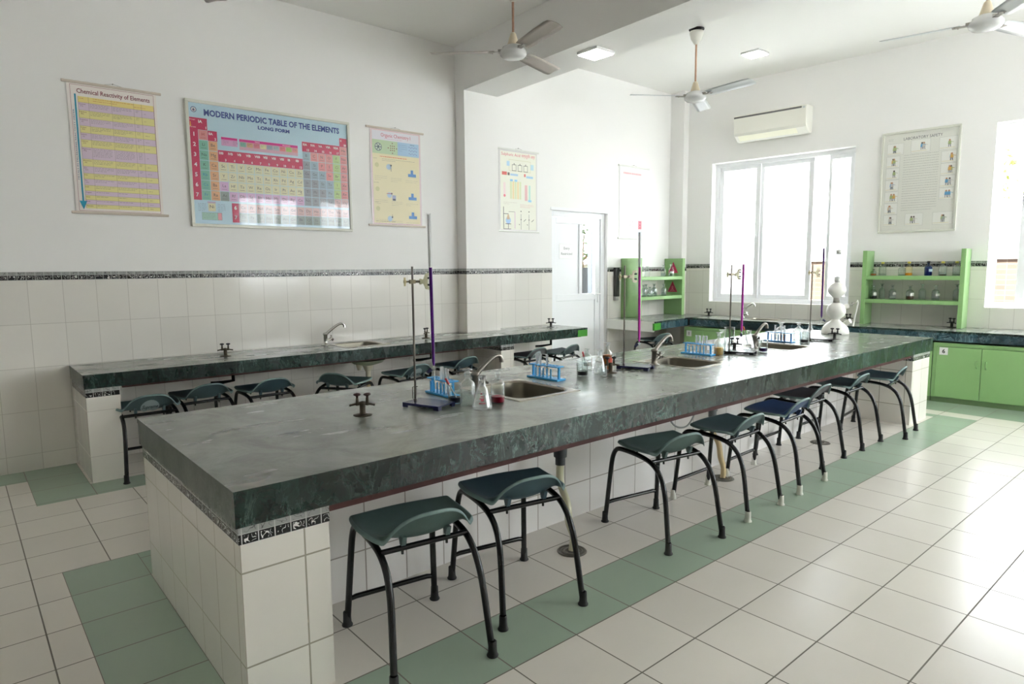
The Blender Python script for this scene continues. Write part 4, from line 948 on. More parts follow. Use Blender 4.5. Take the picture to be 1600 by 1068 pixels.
for loc, rot, lb, fr, bl in (((3.045, 2.615, ZB), -.5, 'twin gas tap beside the second retort stand, near the amber bottle', None, 0), ((4.55, 2.665, ZB), -.75, 'dark twin gas tap close to the base of the third retort stand', None, 1), ((5.87, 2.475, ZB), -1.4, 'dark twin gas tap beside the white gas generator', None, 1),
        ((1.585, 5.26, ZC), -.4, 'twin gas tap on the left wall counter, nearest the camera', None, 0), ((3.43, 5.255, ZC), .5, 'twin gas tap on the left wall counter, right of its sink', None, 0), ((5.08, 5.24, ZC), -.7, 'dark twin gas tap near the green end of the left wall counter', None, 1),
        ((.45, -.20, ZF), .2, 'dark twin gas tap on the far counter, left of the sink', FF, 1), ((2.15, -.14, ZF), .9, 'dark twin gas tap on the far counter behind the white gas generator', FF, 1), ((3.155, -.14, ZF), -.6, 'dark twin gas tap at the foot of the far shelf unit', FF, 1)):
    q = copy_thing(g0, lb, loc, rot, frame=fr)
    if bl:
        swapmat(q, 'base', BLACKP); swapmat(q, 'nozzle', BLACKP, True)
    for c in q.children:
        for d in c.children: d.data = d.data.copy(); d.data.materials[0] = BLACKP

# ================================================================== STOOLS
def seat_pt(u, v, lift=0.0):
    yf = .150-.030*u*u; yr = -.175+.075*abs(u)**2.4
    y = yf+(yr-yf)*v
    x = u*.205*(1-.10*v*v)*(1-.05*(1-v)**3)
    hump = max(0.0, 1-(abs(u)/.84)**2.6)**.8
    z = .466 - .034*(1-u*u)*math.sin(PI/2*min(1, v*1.3)) + .125*hump*max(0, (v-.70)/.30)**1.25 + .010*(1-v)**6 + .006*abs(u)**3
    return Vector((x, y, z+lift))
def make_stool(label, seatm, tipm, badge=False):
    r = thing('lab_stool', label, 'stool', group='lab stools')
    nu, nv = 28, 14; mb = MB(); vs = []
    for j in range(nv+1):
        for i in range(nu+1): vs.append(seat_pt(-1+2*i/nu, j/nv))
    fs = [(j*(nu+1)+i, j*(nu+1)+i+1, (j+1)*(nu+1)+i+1, (j+1)*(nu+1)+i) for j in range(nv) for i in range(nu)]
    # turned-down rim all round
    ring = [i for i in range(nu+1)]+[j*(nu+1)+nu for j in range(1, nv+1)]+[nv*(nu+1)+i for i in range(nu-1, -1, -1)]+[j*(nu+1) for j in range(nv-1, 0, -1)]
    o1 = len(vs); m = len(ring)
    for k in ring:
        p = vs[k]; d = Vector((p.x*.8, p.y, 0)).normalized(); vs.append(p+d*.007+Vector((0, 0, -.003)))
    for k in ring:
        p = vs[k]; d = Vector((p.x*.8, p.y, 0)).normalized(); vs.append(p+d*.010+Vector((0, 0, -.015)))
    for q in range(m):
        a, b = ring[q], ring[(q+1) % m]; fs.append((b, a, o1+q, o1+(q+1) % m)); fs.append((o1+(q+1) % m, o1+q, o1+m+q, o1+m+(q+1) % m))
    nf = nu*nv; mb.add(vs, fs, True); mb.m[nf:] = [1]*(len(mb.m)-nf)
    st = mb.build('seat', [seatm, plain('worn_seat_rim', (.44, .53, .52), .5, noise=.25, nscale=40)], r)
    so = st.modifiers.new('s', 'SOLIDIFY'); so.thickness = .004; so.offset = -1
    sb = st.modifiers.new('ss', 'SUBSURF'); sb.levels = 1; sb.render_levels = 1
    for x in (-.085, .085):
        for y, zt in ((-.10, .458), (.10, .45)):
            mb = MB(); mb.prism([(y-.020, zt), (y+.020, zt), (y+.008, .424), (y-.008, .424)], x-.008, x+.008, axis='x')
            mb.build('seat_lug', seatm, st)
    for s in (-1, 1):
        xt, xf = s*.165, s*.186
        mb = MB(); mb.tube([(xt+(xf-xt)*max(0, 1-z_/.38), y_, z_) for y_, z_ in ((.236, .02), (.226, .13), (.216, .24), (.207, .33), (.198, .375), (.178, .408), (.145, .424), (.06, .426), (-.03, .420), (-.10, .402), (-.150, .365), (-.183, .31), (-.203, .24), (-.222, .13), (-.240, .02))], .0125, n=12, sub=4)
        lg = mb.build('leg_frame', BLACKM, r)
        for y in (.237, -.241):
            mb = MB(); mb.lathe([(.0, 0), (.0205, 0), (.0215, .004), (.0165, .012), (.0155, .030), (.0150, .055), (.0125, .057)], 14, cx=xf, cy=y); mb.build('rubber_tip', tipm, lg)
    mb = MB()
    for y, z in ((-.095, .412), (.10, .424)):
        mb = MB(); mb.cyl((-.165, y, z), (.165, y, z), .0105, n=10)
        for x in (-.085, .085): mb.cyl((x, y, z-.022), (x, y, z+.004), .005, n=8)
        mb.build('cross_bar', BLACKM, r)
    mb = MB(); mb.tube([(-.182, .232, .105), (-.15, .230, .112), (.15, .230, .112), (.182, .232, .105)], [.009, .0105, .0105, .009], n=10, smoothpath=False); mb.build('stretcher', BLACKM, r)
    if badge: add_badge(r)
    return r
def add_badge(r):
    """printed maker's plate on the outer face of the raised back edge"""
    mb = MB(); mats = [plain('badge_grey', (.62, .68, .70), .5), plain('badge_ink', (.22, .27, .30), .5)]
    def P(a, b, l):   # a,b in -1..1 across/up
        u = a*.30; v = .80+b*.13
        p = seat_pt(u, v); q = seat_pt(u, v+.02); t = (q-p).normalized(); n_ = Vector((0, t.z, -t.y)); n_ = -n_ if n_.y > 0 else n_
        return p+n_*(.0075+l)
    n = 20; vs = [P(0, 0, 0)]
    for k in (.5, 1.0):
        for i in range(n): vs.append(P(k*math.cos(2*PI*i/n), k*.95*math.sin(2*PI*i/n), 0))
    fs = [(0, 1+i, 1+(i+1) % n) for i in range(n)]+[(1+i, 1+n+i, 1+n+(i+1) % n, 1+(i+1) % n) for i in range(n)]
    mb.add(vs, fs)
    tv, tf = text_geo('Supreme', .6, width=1.7, bold=.02, align='C', italic=.3)
    mb.mat(1).add([P(a, b*.9-.2, .0012) for a, b in tv], tf)
    mb.build('maker_badge', mats, r, fix=False)
S_TEAL = plain('seat_teal', (.27, .35, .37), .42, noise=.22, nscale=14)
S_GREEN = plain('seat_green', (.33, .41, .40), .5, noise=.25, nscale=16)
S_BLUE = plain('seat_navy', (.20, .29, .44), .38, noise=.2, nscale=14)
S_GREY = plain('seat_grey', (.33, .33, .35), .5, noise=.2, nscale=14)
S_DUSK = plain('seat_blue_green', (.24, .33, .37), .4, noise=.2, nscale=14)
st0 = make_stool('dusty green-seated black stool nearest the camera at the central bench', S_GREEN, RUB)
st0.matrix_world = Matrix.Translation((1.215, 1.972, 0)) @ Matrix.Rotation(-.15, 4, 'Z')
stA = make_stool('stool with white foot tips', S_TEAL, RUBW)
def put(src, loc, rot, label, m, badge=False):
    q = copy_thing(src, label, (loc[0], loc[1], 0), rot) if src is not None else None
    swapmat(q, 'seat', m)
    for c in q.children:
        if c.name.startswith('seat'):
            for d in c.children: d.data = d.data.copy(); d.data.materials[0] = m
    if badge: add_badge(q)
    return q
put(st0, (1.73, 2.01), -.20, 'teal-seated black stool second from the camera, in front of the floor drain pipe', S_DUSK)
put(st0, (2.74, 1.995), -.17, 'green-seated black stool third along the central bench, all tips black', S_GREEN)
stA['label'] = 'dark green stool with white tips in front of the second drain pipe'; stA.matrix_world = Matrix.Translation((3.355, 1.99, 0)) @ Matrix.Rotation(.01, 4, 'Z')
put(stA, (3.97, 2.01), .04, 'navy-blue-seated stool with white tips at the central bench', S_BLUE)
put(st0, (4.57, 2.14), .03, 'grey-seated stool tucked under the central bench beside the blue one', S_GREY)
put(st0, (5.24, 2.14), .02, 'teal stool second from the far pier of the central bench', S_TEAL)
put(st0, (5.80, 2.06), .12, 'teal stool nearest the far pier of the central bench', S_DUSK)
put(st0, (.965, 4.99), -.02, 'teal stool beside the near pier of the left counter, printed badge on its back edge', S_TEAL, True)
put(st0, (1.375, 5.17), .06, 'second teal stool at the left counter, between badge stool and gas pipe', S_TEAL)
put(st0, (1.82, 5.08), .03, 'third teal stool from the near pier of the left counter', S_DUSK)
put(st0, (2.40, 4.93), -.95, 'dark teal stool turned sideways under the sink of the left counter', S_TEAL)
put(st0, (3.02, 4.93), .10, 'badged teal stool just right of the left counter sink', S_TEAL, True)
put(st0, (3.62, 5.02), .15, 'teal stool at the left counter next to its middle pier', S_DUSK)
put(st0, (4.58, 5.07), .10, 'dark badged stool right of the middle pier of the left counter', S_GREY, True)
put(st0, (5.02, 5.02), .18, 'pale teal stool under the green-painted end of the left counter', S_TEAL)
put(st0, (6.75, 5.05), -.2, 'teal stool under the far corner counter by the door', S_TEAL)

# ================================================================== DRAINS
def drain(x, y, label, pipe=0, bent=0):
    r = thing('floor_drain', label, 'drain', (x, y, 0), group='floor drains')
    mb = MB(); mb.lathe([(.0, .001), (.028, .001), (.028, .004), (.036, .004), (.036, .0015), (.046, .0015), (.046, .004), (.054, .004), (.054, .0015), (.060, .0015), (.062, .005), (.070, .004), (.073, .0005)], 28)
    mb.build('grate', plain('drain_metal', (.46, .44, .40), .4, metal=.5, noise=.3, nscale=60), r)
    return r
drain(2.195, 2.12, 'round floor drain under the second stool, pipe standing in it')
drain(3.72, 2.235, 'round floor drain under the fourth stool, cream pipe in it')
drain(5.05, 2.20, 'round floor drain without a pipe, behind the far stools')
def dpipe(x, y, tx, ty, ztop, label, m, cupm):
    r = thing('drain_pipe', label, 'pipe', (x, y, 0))
    mb = MB(); mb.tube([(0, 0, .003), (.012, .005, .07), (.0, .02, .14), (tx*.4, ty*.4, .22), (tx, ty, .30), (tx, ty, .40)], [.017, .016, .019, .018, .019, .019], n=12); mb.build('hose', m, r)
    mb = MB(); mb.cyl((tx, ty, .39), (tx, ty, .43), .026, n=14); mb.cyl((tx, ty, .43), (tx, ty, ztop), .033, .040, n=16); mb.build('trap', cupm, r)
    return r
dpipe(2.195, 2.12, .06, .14, .57, 'pale hose from the near sink down to its floor drain', plain('hose_white', (.80, .79, .68), .4, noise=.1, nscale=20), plain('pipe_dark', (.23, .25, .26), .4))
dpipe(3.72, 2.235, .02, .10, .58, 'cream hose from the middle sink down to its floor drain', plain('hose_cream', (.84, .76, .58), .45, noise=.1, nscale=20), plain('pipe_grey', (.52, .54, .54), .5))
r = thing('drain_pipe', 'grey drain trap under the farthest bench sink behind the grey stool', 'pipe', (5.02, 2.36, .30)); mb = MB(); mb.tube([(0, 0, .29), (0, 0, .12), (-.02, .0, .04), (-.10, .01, .05)], [.045, .04, .03, .03], n=14); mb.build('trap', plain('pipe_grey', (.52, .54, .54), .5), r)
r = thing('stop_valve', 'brass stop valve with a white hose on the bench panel, above the second stool', 'valve', (2.44, 2.415, .535))
mb = MB(); mb.cyl((0, 0, 0), (0, -.055, 0), .012, n=12); mb.cyl((0, -.03, 0), (0, -.05, 0), .024, n=6); mb.cyl((0, -.045, -.015), (.0, -.045, .03), .011, n=10); mb.build('body', BRASS, r)
mb = MB(); mb.cyl((0, -.055, -.004), (.02, -.115, -.012), .012, .014, n=12); mb.lathe([(0, 0), (.022, .002), (.026, .012), (.022, .024), (0, .026)], 10); mb.v = mb.v; mb.build('knob', plain('valve_knob', (.34, .31, .28), .4, metal=.5), r).location = (0.0, 0.0, 0.0)
mb = MB(); mb.tube([(0, -.045, .03), (-.03, -.06, .045), (-.10, -.10, .045), (-.20, -.14, .03), (-.30, -.12, .045)], .009, n=8); mb.build('hose', plain('hose_white', (.80, .79, .68), .4), r)
r = thing('water_hose', 'thin grey water hose looping down the bench panel behind the third stool', 'hose', (3.45, 2.40, .30))
mb = MB(); mb.tube([(-.16, .0, .29), (-.15, -.02, .18), (-.07, -.03, .08), (.06, -.03, .06), (.16, -.02, .14), (.20, .0, .29)], .006, n=8); mb.build('hose_tube', plain('hose_grey', (.62, .63, .62), .4), r)
r = thing('drain_tray', 'pale plastic tray hanging under the left counter sink', 'tray', (2.72, 5.10, .54))
mb = MB(); mb.lathe([(.0, 0), (.06, .002), (.13, .02), (.16, .045), (.165, .047), (.13, .028), (.06, .010), (0, .008)], 20, sy=.8); mb.build('tray', plain('tray_green', (.62, .66, .55), .5), r)
mb = MB(); mb.cyl((0, 0, .0), (0, 0, -.05), .05, .028, n=16); mb.cyl((0, 0, -.05), (0, 0, -.12), .022, n=14); mb.build('outlet', plain('drain_cream', (.80, .78, .70), .5), r)
mb = MB(); mb.tube([(0, 0, -.12), (0, .0, -.25), (.02, .1, -.38), (.02, .2, -.54)], .018, n=8); mb.build('hose', plain('hose_cream', (.84, .76, .58), .45), r)
# ================================================================== LABWARE
def retort(loc, rot, label, rod_h=.655, clamp_h=.585, plate=BLUEP, metal=IRON, tilt=0, clamp_rot=0.0):
    """base lies along local x; the rod stands near its far-left edge, the clamp reaches along +x"""
    r = thing('retort_stand', label, 'retort stand', loc, rotz=rot, group='retort stands')
    mb = MB(); mb.box(-.055, .155, -.065, .065, .016, .021)
    mb.box(-.055, .155, -.065, -.062, .009, .016); mb.box(-.055, .155, .062, .065, .009, .016)
    for x in (-.055, .125):
        for y in (-.065, .062): mb.box(x, x+.03, y, y+.003, .0, .009)
    mb.box(-.055, -.052, -.065, -.040, 0, .016); mb.box(-.055, -.052, .040, .065, 0, .016); mb.box(.152, .155, -.065, -.040, 0, .016); mb.box(.152, .155, .040, .065, 0, .016)
    mb.build('base_plate', plate, r)
    mb = MB(); mb.cyl((-.03, 0, .021), (-.03, 0, rod_h), .0052, n=10); mb.cyl((-.03, 0, .021), (-.03, 0, .03), .009, n=10); rod = mb.build('rod', metal, r)
    mb = MB(); mb.tube([(-.030, -.008, .09), (-.037, -.012, .085), (-.037, -.012, .03)], .002, n=6, smoothpath=False); mb.cyl((-.03, 0, .088), (-.012, -.004, .090), .0025, n=6); mb.build('wire_clip', metal, rod)
    Z = clamp_h
    cl = bpy.data.objects.new('clamp', None); COL.objects.link(cl); cl.parent = r; cl.matrix_local = Matrix.Translation((-.03, 0, 0)) @ Matrix.Rotation(clamp_rot, 4, 'Z')
    mb = MB(); mb.box(-.014, .012, -.010, .012, Z-.009, Z+.009); mb.cyl((-.03, .0, Z), (-.012, 0, Z), .004, n=8); mb.cyl((.012, 0, Z), (.035, 0, Z), .006, n=10)
    mb.build('boss', plain('boss_metal', (.55, .52, .44), .4, metal=.5), cl)
    mb = MB(); mb.cyl((-.036, 0, Z), (-.030, 0, Z), .006, n=10); mb.box(-.041, -.033, -.004, .004, Z-.020, Z+.020); mb.box(-.041, -.033, -.010, .010, Z-.007, Z+.007); mb.build('wing_knob', plain('knob_cream', (.78, .74, .58), .45), cl)
    mb = MB(); mb.prism([(.033, Z-.012), (.040, Z-.014), (.048, Z-.009), (.054, Z-.012), (.064, Z-.036), (.080, Z-.040), (.096, Z-.036), (.096, Z-.026), (.078, Z-.028), (.074, Z-.016), (.074, Z+.016), (.078, Z+.028), (.096, Z+.026), (.096, Z+.036), (.080, Z+.040), (.064, Z+.036), (.054, Z+.012), (.048, Z+.009), (.040, Z+.014), (.033, Z+.012)], -.003, .003, axis='y')
    mb.build('burette_jaw', CREAMP, cl)
    for zz in (Z-.016, Z+.016):
        mb = MB(); mb.cyl((.072, 0, zz), (.092, 0, zz), .005, n=8); mb.build('rubber_pad', BLACKP, cl)
    return r
def burette(loc, rot, label, ztip, zbot, zfill, ztop, liq, tilt=0.0, tipcol=GLS, knobcol=None):
    """z values are heights above loc; the stopcock turns off to local -x"""
    r = thing('burette', label, 'burette', loc, rotz=rot, group='burettes')
    T_ = Matrix.Rotation(tilt, 4, 'Y')
    mb = MB(); mb.t(T_); mb.lathe([(.0040, zbot), (.0084, zbot+.02), (.0084, ztop), (.0105, ztop+.001), (.0105, ztop+.003)], 14); mb.build('glass_tube', glass('burette_glass', (.98, .985, .985), gl=.8, base=.05, power=2.2), r)
    mb = MB(); mb.t(T_); mb.lathe([(.0033, zbot+.003), (.0078, zbot+.022), (.0078, zfill)], 14, capb=True, capt=True); mb.build('liquid', liq, r)
    if ztop-zfill > .05:
        mb = MB(); mb.t(T_); mb.lathe([(.0076, zfill+.004), (.0076, ztop-.004)], 10); mb.build('white_backing', plain('burette_white', (.92, .92, .92), .35), r)
    mb = MB(); mb.t(T_); mb.cyl((0, 0, zbot+.004), (0, 0, zbot-.018), .004, n=10); mb.cyl((.010, 0, zbot-.012), (-.014, 0, zbot-.012), .007, n=10)
    mb.cyl((0, 0, zbot-.018), (.004, 0, ztip+.02), .0035, .003, n=8); mb.cyl((.004, 0, ztip+.02), (.004, 0, ztip), .003, .0015, n=8); mb.build('stopcock', glass('frosted_glass', (.92, .95, .95), gl=.6, base=.22, power=1.5), r)
    mb = MB(); mb.t(T_); mb.cyl((-.014, 0, zbot-.012), (-.034, -.004, zbot-.026), .010, .008, n=10); mb.build('stopcock_key', knobcol or plain('key_navy', (.13, .13, .28), .4), r)
    return r
PURP = liquid('permanganate', (.33, .06, .50), 1); PINK = liquid('pink_liquid', (.86, .22, .74), 1); PURD = liquid('dark_purple', (.12, .05, .22), 1)
VIOL = liquid('violet_liquid', (.40, .20, .62), 1)
MARK = plain('white_marking', (.92, .92, .92), .5)
SR = -1.25
retort((1.655, 2.598, ZB), SR, 'blue-based retort stand nearest the camera, its clamp holding a violet burette', clamp_rot=.98)
burette((1.712, 2.560, ZB), -.3, 'violet-filled burette in the nearest retort stand', .08, .185, .650, .895, PURP, tilt=-.012)
retort((3.275, 2.665, ZB), SR, 'retort stand with the bright pink burette, left of the middle sink', clamp_rot=1.0)
burette((3.335, 2.625, ZB), -.3, 'bright pink burette with a white upper tube in the second retort stand', .09, .165, .645, .865, PINK, tilt=-.010)
retort((4.40, 2.585, ZB), SR, 'dark-based retort stand with a magenta burette in front of the first window', plate=plain('black_enamel', (.10, .10, .13), .25), clamp_rot=1.0)
burette((4.470, 2.565, ZB), .4, 'magenta burette hanging above the clear beaker, farther from the camera than the pink one', .10, .155, .66, .667, liquid('magenta_liquid', (.80, .20, .74), 1), tilt=.008)
retort((5.67, 2.57, ZB), SR, 'farthest retort stand with a thin dark violet burette', plate=plain('black_enamel', (.10, .10, .13), .25), clamp_rot=1.0)
burette((5.735, 2.535, ZB), 2.4, 'thin dark violet burette in the farthest retort stand, beside the white gas generator', .13, .19, .795, .80, liquid('deep_violet', (.34, .14, .50), 1), tilt=0.01)

def rack(loc, rot, label, tubes, L=.225, col=SKYB, tint=None):
    """rack lies along local y"""
    r = thing('test_tube_rack', label, 'test tube rack', loc, rotz=rot, group='blue test tube racks')
    h2 = L/2
    mb = MB(); mb.box(-.036, .036, -h2-.012, h2+.012, 0, .010); mb.build('base', col, r, bevel=.002)
    mb = MB(); holed(mb, -.030, .030, -h2, h2, .076, .082, [(-.020+.0, -.003, -h2+.03+i*.027, -h2+.047+i*.027) for i in range(6)] + [(.003, .020, -h2+.03+i*.027, -h2+.047+i*.027) for i in range(6)]); mb.build('top_plate', col, r)
    for s in (-1, 1):
        mb = MB(); mb.box(-.006, .006, s*(h2-.010)-.005, s*(h2-.010)+.005, .0101, .0759); mb.build('end_post', col, r)
    for i in range(5):
        mb = MB(); mb.cyl((-.026, -h2+.05+i*.030, .0101), (-.026, -h2+.05+i*.030, .066), .0042, n=8); mb.build('drying_peg', col, r)
    Mr = r.matrix_world.copy()
    for k, (i, row, lq, lb) in enumerate(tubes):
        p = Mr @ Vector(((-.0115 if row == 0 else .0115), -h2+.0385+i*.027, .0105))
        q = thing('test_tube', lb, 'test tube', p, group='test tubes in the racks')
        mb = MB(); mb.lathe([(.0, 0), (.004, .001), (.0066, .004), (.0075, .009), (.0075, .128), (.0088, .130), (.0088, .132)], 14); mb.build('tube_glass', glass('tube_glass', (.92, .94, .95), gl=.95, base=.15, power=1.5, haze=.25), q)
        if lq:
            mb = MB(); mb.lathe([(.0, .0012), (.004, .002), (.0060, .005), (.0066, .010), (.0066, .055)], 12, capt=True); mb.build('liquid', lq, q)
    return r
ORA = liquid('orange_liquid', (.90, .62, .15), .6); BRO = liquid('brown_liquid', (.72, .38, .16), .7); YEL = liquid('pale_yellow_liquid', (.92, .76, .35), .55); RED = liquid('wine_red_liquid', (.55, .06, .16), .85); CLR = liquid('water', (.93, .95, .94), .12)
AMB = liquid('amber_liquid', (.76, .42, .18), .75); INK = liquid('ink_liquid', (.08, .06, .12), 1)
def tl(base, n, liqs=None): return [(i, row, lq, '%s, %s' % (w_, base)) for (i, row, lq, w_) in n]
rack((1.885, 2.745, ZB), .0, 'blue test tube rack behind the dark beaker, half hidden by the bottles', tl('in the nearest blue rack', [(0, 0, None, 'empty test tube at the right end'), (1, 0, None, 'empty test tube second from the right end'), (2, 0, None, 'empty test tube third from the right end'), (3, 1, None, 'empty test tube fourth from the right end')]), L=.20)
rack((2.61, 2.735, ZB), .05, 'blue test tube rack beside the near sink, with four empty tubes', tl('in the rack beside the near sink', [(2, 0, None, 'empty test tube at the right end'), (4, 0, None, 'empty test tube second from the right'), (5, 0, None, 'empty test tube third from the right'), (5, 1, None, 'empty test tube at the left end')]))
rack((4.165, 2.735, ZB), .05, 'blue test tube rack right of the middle sink, behind the yellow bottle', tl('in the rack beyond the middle sink', [(0, 0, None, 'empty test tube at the right end'), (1, 0, None, 'empty test tube second from the right'), (2, 0, None, 'empty test tube third from the right'), (3, 0, None, 'empty test tube at the left end')]))
rack((5.36, 2.72, ZB), .0, 'farthest blue test tube rack, with orange and yellow liquids in its tubes', [(1, 0, BRO, 'brown-filled test tube in the farthest rack'), (2, 0, ORA, 'orange-filled test tube in the farthest rack'), (4, 0, None, 'empty test tube in the farthest rack')], col=plain('rack_blue', (.20, .52, .78), .35))

def flat_bottle(loc, label, R=.036, h=.165, liq=None, fill=.4, g=None, stop='disc', lab=None, name='reagent_bottle', grp='glass reagent bottles', frame=None, labcol=(.90, .90, .88)):
    r = thing(name, label, 'bottle', loc, frame=frame, group=grp)
    hb = h*.60; nr = R*.32
    body = [(0, .001), (R*.94, .001), (R, .006), (R, hb*.90), (R*.93, hb), (R*.72, hb+h*.07), (R*.42, hb+h*.11), (nr, hb+h*.14), (nr, h*.88), (R*.46, h*.885), (R*.46, h*.905), (nr, h*.91)]
    mb = MB(); mb.lathe(body, 24); mb.build('glass_body', g or GLS, r)
    if liq:
        zt = h*fill; prof = [(0, .004), (R*.91, .004), (R*.96, .009), (R*.96, min(zt, hb*.9))]
        mb = MB(); mb.lathe(prof, 24, capt=True); mb.build('liquid', liq, r)
    if stop == 'disc':
        mb = MB(); mb.lathe([(0, h*.86), (nr*.85, h*.86), (nr*.9, h*.92), (nr*.7, h*.94), (R*.62, h*.965), (R*.66, h*.985), (R*.62, h), (0, h)], 18); mb.build('stopper', glass('stopper_glass', (.93, .96, .96), gl=.9, base=.12, power=1.6, haze=.2), r)
    elif stop:
        mb = MB(); mb.lathe([(0, h*.86), (nr*1.35, h*.87), (nr*1.4, h*.97), (nr*1.1, h), (0, h)], 14); mb.build('cap', stop, r)
    if lab:
        z0, z1 = h*lab[0], h*lab[1]; n = 14; a0 = lab[2]; vs = []; 
        for z in (z0, z1):
            for i in range(n+1):
                a = a0-.75+1.5*i/n; vs.append(((R+.0008)*math.cos(a), (R+.0008)*math.sin(a), z))
        mb = MB(); mb.add(vs, [(i, i+1, n+2+i, n+1+i) for i in range(n)], True); mb.build('paper_label', plain('label_%02d' % int(labcol[0]*100), labcol, .6), r, fix=False)
    return r
def beaker(loc, label, R=.032, h=.09, liq=None, fill=.03):
    r = thing('beaker', label, 'beaker', loc, group='glass beakers')
    mb = MB(); mb.lathe([(0, .001), (R*.9, .001), (R, .006), (R, h-.004), (R*1.07, h), (R*1.04, h+.001), (R*.97, h-.004), (R*.97, .008), (0, .006)], 24); mb.build('glass_body', GLS, r)
    if liq: mb = MB(); mb.lathe([(0, .0065), (R*.90, .0065), (R*.95, .010), (R*.95, fill)], 24, capt=True); mb.build('liquid', liq, r)
    return r
def conical(loc, label, R=.045, h=.155, liq=None, marks=None):
    r = thing('conical_flask', label, 'flask', loc, group='conical flasks')
    nr = R*.36
    mb = MB(); mb.lathe([(0, .001), (R*.9, .001), (R, .008), (R*.96, h*.14), (nr*1.5, h*.64), (nr, h*.74), (nr, h*.97), (nr*1.25, h), (nr*1.15, h+.001), (nr*.9, h*.97)], 24); mb.build('glass_body', glass('flask_glass', (.92, .94, .935), gl=.95, base=.12, power=1.6, haze=.14), r)
    if liq: mb = MB(); mb.lathe([(0, .004), (R*.86, .004), (R*.95, .009), (R*.93, h*.14)], 24, capt=True); mb.build('liquid', liq, r)
    if marks:
        m, a0 = marks; vs = []; fs = []; mb = MB()
        def Q(a, z):
            k = (z-h*.14)/(h*.5); rr = R*.96+(nr*1.5-R*.96)*k+.0012; return (rr*math.cos(a0+a), rr*math.sin(a0+a), z)
        for (a, z, w_, hh) in ((0, h*.42, .22, .004), (-.03, h*.36, .30, .004), (.02, h*.30, .18, .010), (0, h*.22, .34, .006), (-.1, h*.50, .12, .006)):
            mb.add([Q(a-w_, z), Q(a+w_, z), Q(a+w_, z+hh), Q(a-w_, z+hh)], [(0, 1, 2, 3)])
        mb.build('printed_marks', m, r, fix=False)
    return r
def pipette(loc, d, Ls, label, glassc=None, bulb=None):
    r = thing('dropper', label, 'dropper', loc)
    d = Vector(d).normalized()
    mb = MB(); mb.cyl((0, 0, 0), tuple(d*.02), .0012, .0028, n=8); mb.cyl(tuple(d*.02), tuple(d*Ls), .0032, n=8); mb.build('glass_stem', glassc or plain('stem_white', (.86, .87, .87), .2), r)
    mb = MB(); mb.tube([tuple(d*(Ls-.004)), tuple(d*(Ls+.006)), tuple(d*(Ls+.022)), tuple(d*(Ls+.030))], [.0052, .0062, .0058, .003], n=10); mb.build('rubber_bulb', bulb or plain('bulb_red', (.72, .20, .22), .45), r)
    return r
FACE = -2.25   # azimuth from the bench things back to the aisle side
# first cluster
beaker((1.805, 2.525, ZB), 'beaker of dark purple liquid behind the nearest big bottle', R=.033, h=.092, liq=PURD, fill=.030)
pipette((1.815, 2.512, ZB+.012), (-.42, .22, .88), .098, 'red-bulbed glass dropper leaning in the nearest beaker')
flat_bottle((1.815, 2.437, ZB), 'big clear glass bottle half full of water, nearest of the bottles', R=.037, h=.175, liq=CLR, fill=.34, g=glass('bottle_glass_thick', (.90, .93, .91), gl=.95, base=.12, power=1.6, haze=.12))
conical((1.812, 2.322, ZB), 'conical flask with faded red print, in front of the near tap', R=.046, h=.152, marks=(plain('print_pink', (.85, .40, .48), .5), FACE))
flat_bottle((1.965, 2.395, ZB), 'glass bottle with a little wine-red liquid at the edge of the near sink', R=.034, h=.160, liq=RED, fill=.20)
# second cluster
beaker((2.835, 2.655, ZB), 'beaker with black liquid, beyond the near sink', R=.034, h=.095, liq=INK, fill=.030)
flat_bottle((3.01, 2.78, ZB), 'clear glass bottle with a red-bulbed dropper inside, behind the beakers', R=.034, h=.150, stop=None, g=glass('bottle_glass_thick', (.90, .93, .91), gl=.95, base=.12, power=1.6, haze=.12), lab=(.22, .36, FACE))
pipette((2.995, 2.775, ZB+.04), (-.25, .10, .95), .055, 'red dropper bulb showing inside the second clear bottle')
flat_bottle((3.135, 2.72, ZB), 'bottle of amber liquid with a red label, beside the second gas tap', R=.031, h=.172, liq=AMB, fill=.54, lab=(.18, .46, FACE+.5), labcol=(.78, .32, .22))
conical((2.955, 2.625, ZB), 'clear conical flask left of the amber bottle', R=.040, h=.148)
beaker((2.90, 2.55, ZB), 'small empty beaker in front of the second conical flask', R=.024, h=.062)
# third cluster
flat_bottle((4.24, 2.61, ZB), 'glass bottle one-third full of yellow liquid, left of the third retort stand', R=.034, h=.165, liq=YEL, fill=.34, g=glass('bottle_glass_thick', (.90, .93, .91), gl=.95, base=.12, power=1.6, haze=.12))
flat_bottle((4.40, 2.685, ZB), 'clear stoppered bottle just behind the yellow one', R=.032, h=.170, liq=CLR, fill=.40)
beaker((4.80, 2.86, ZB), 'large clear beaker behind the magenta burette tip', R=.040, h=.150)
conical((4.68, 2.62, ZB), 'clear conical flask with an orange-tipped dropper, by the third retort stand', R=.045, h=.150)
pipette((4.69, 2.63, ZB+.03), (-.25, .15, .95), .13, 'orange-tipped dropper standing in the third conical flask', bulb=plain('bulb_orange', (.80, .36, .20), .45))
beaker((4.63, 2.475, ZB), 'beaker of violet liquid at the edge of the farthest sink', R=.034, h=.090, liq=liquid('violet_ink', (.25, .08, .42), 1), fill=.032)
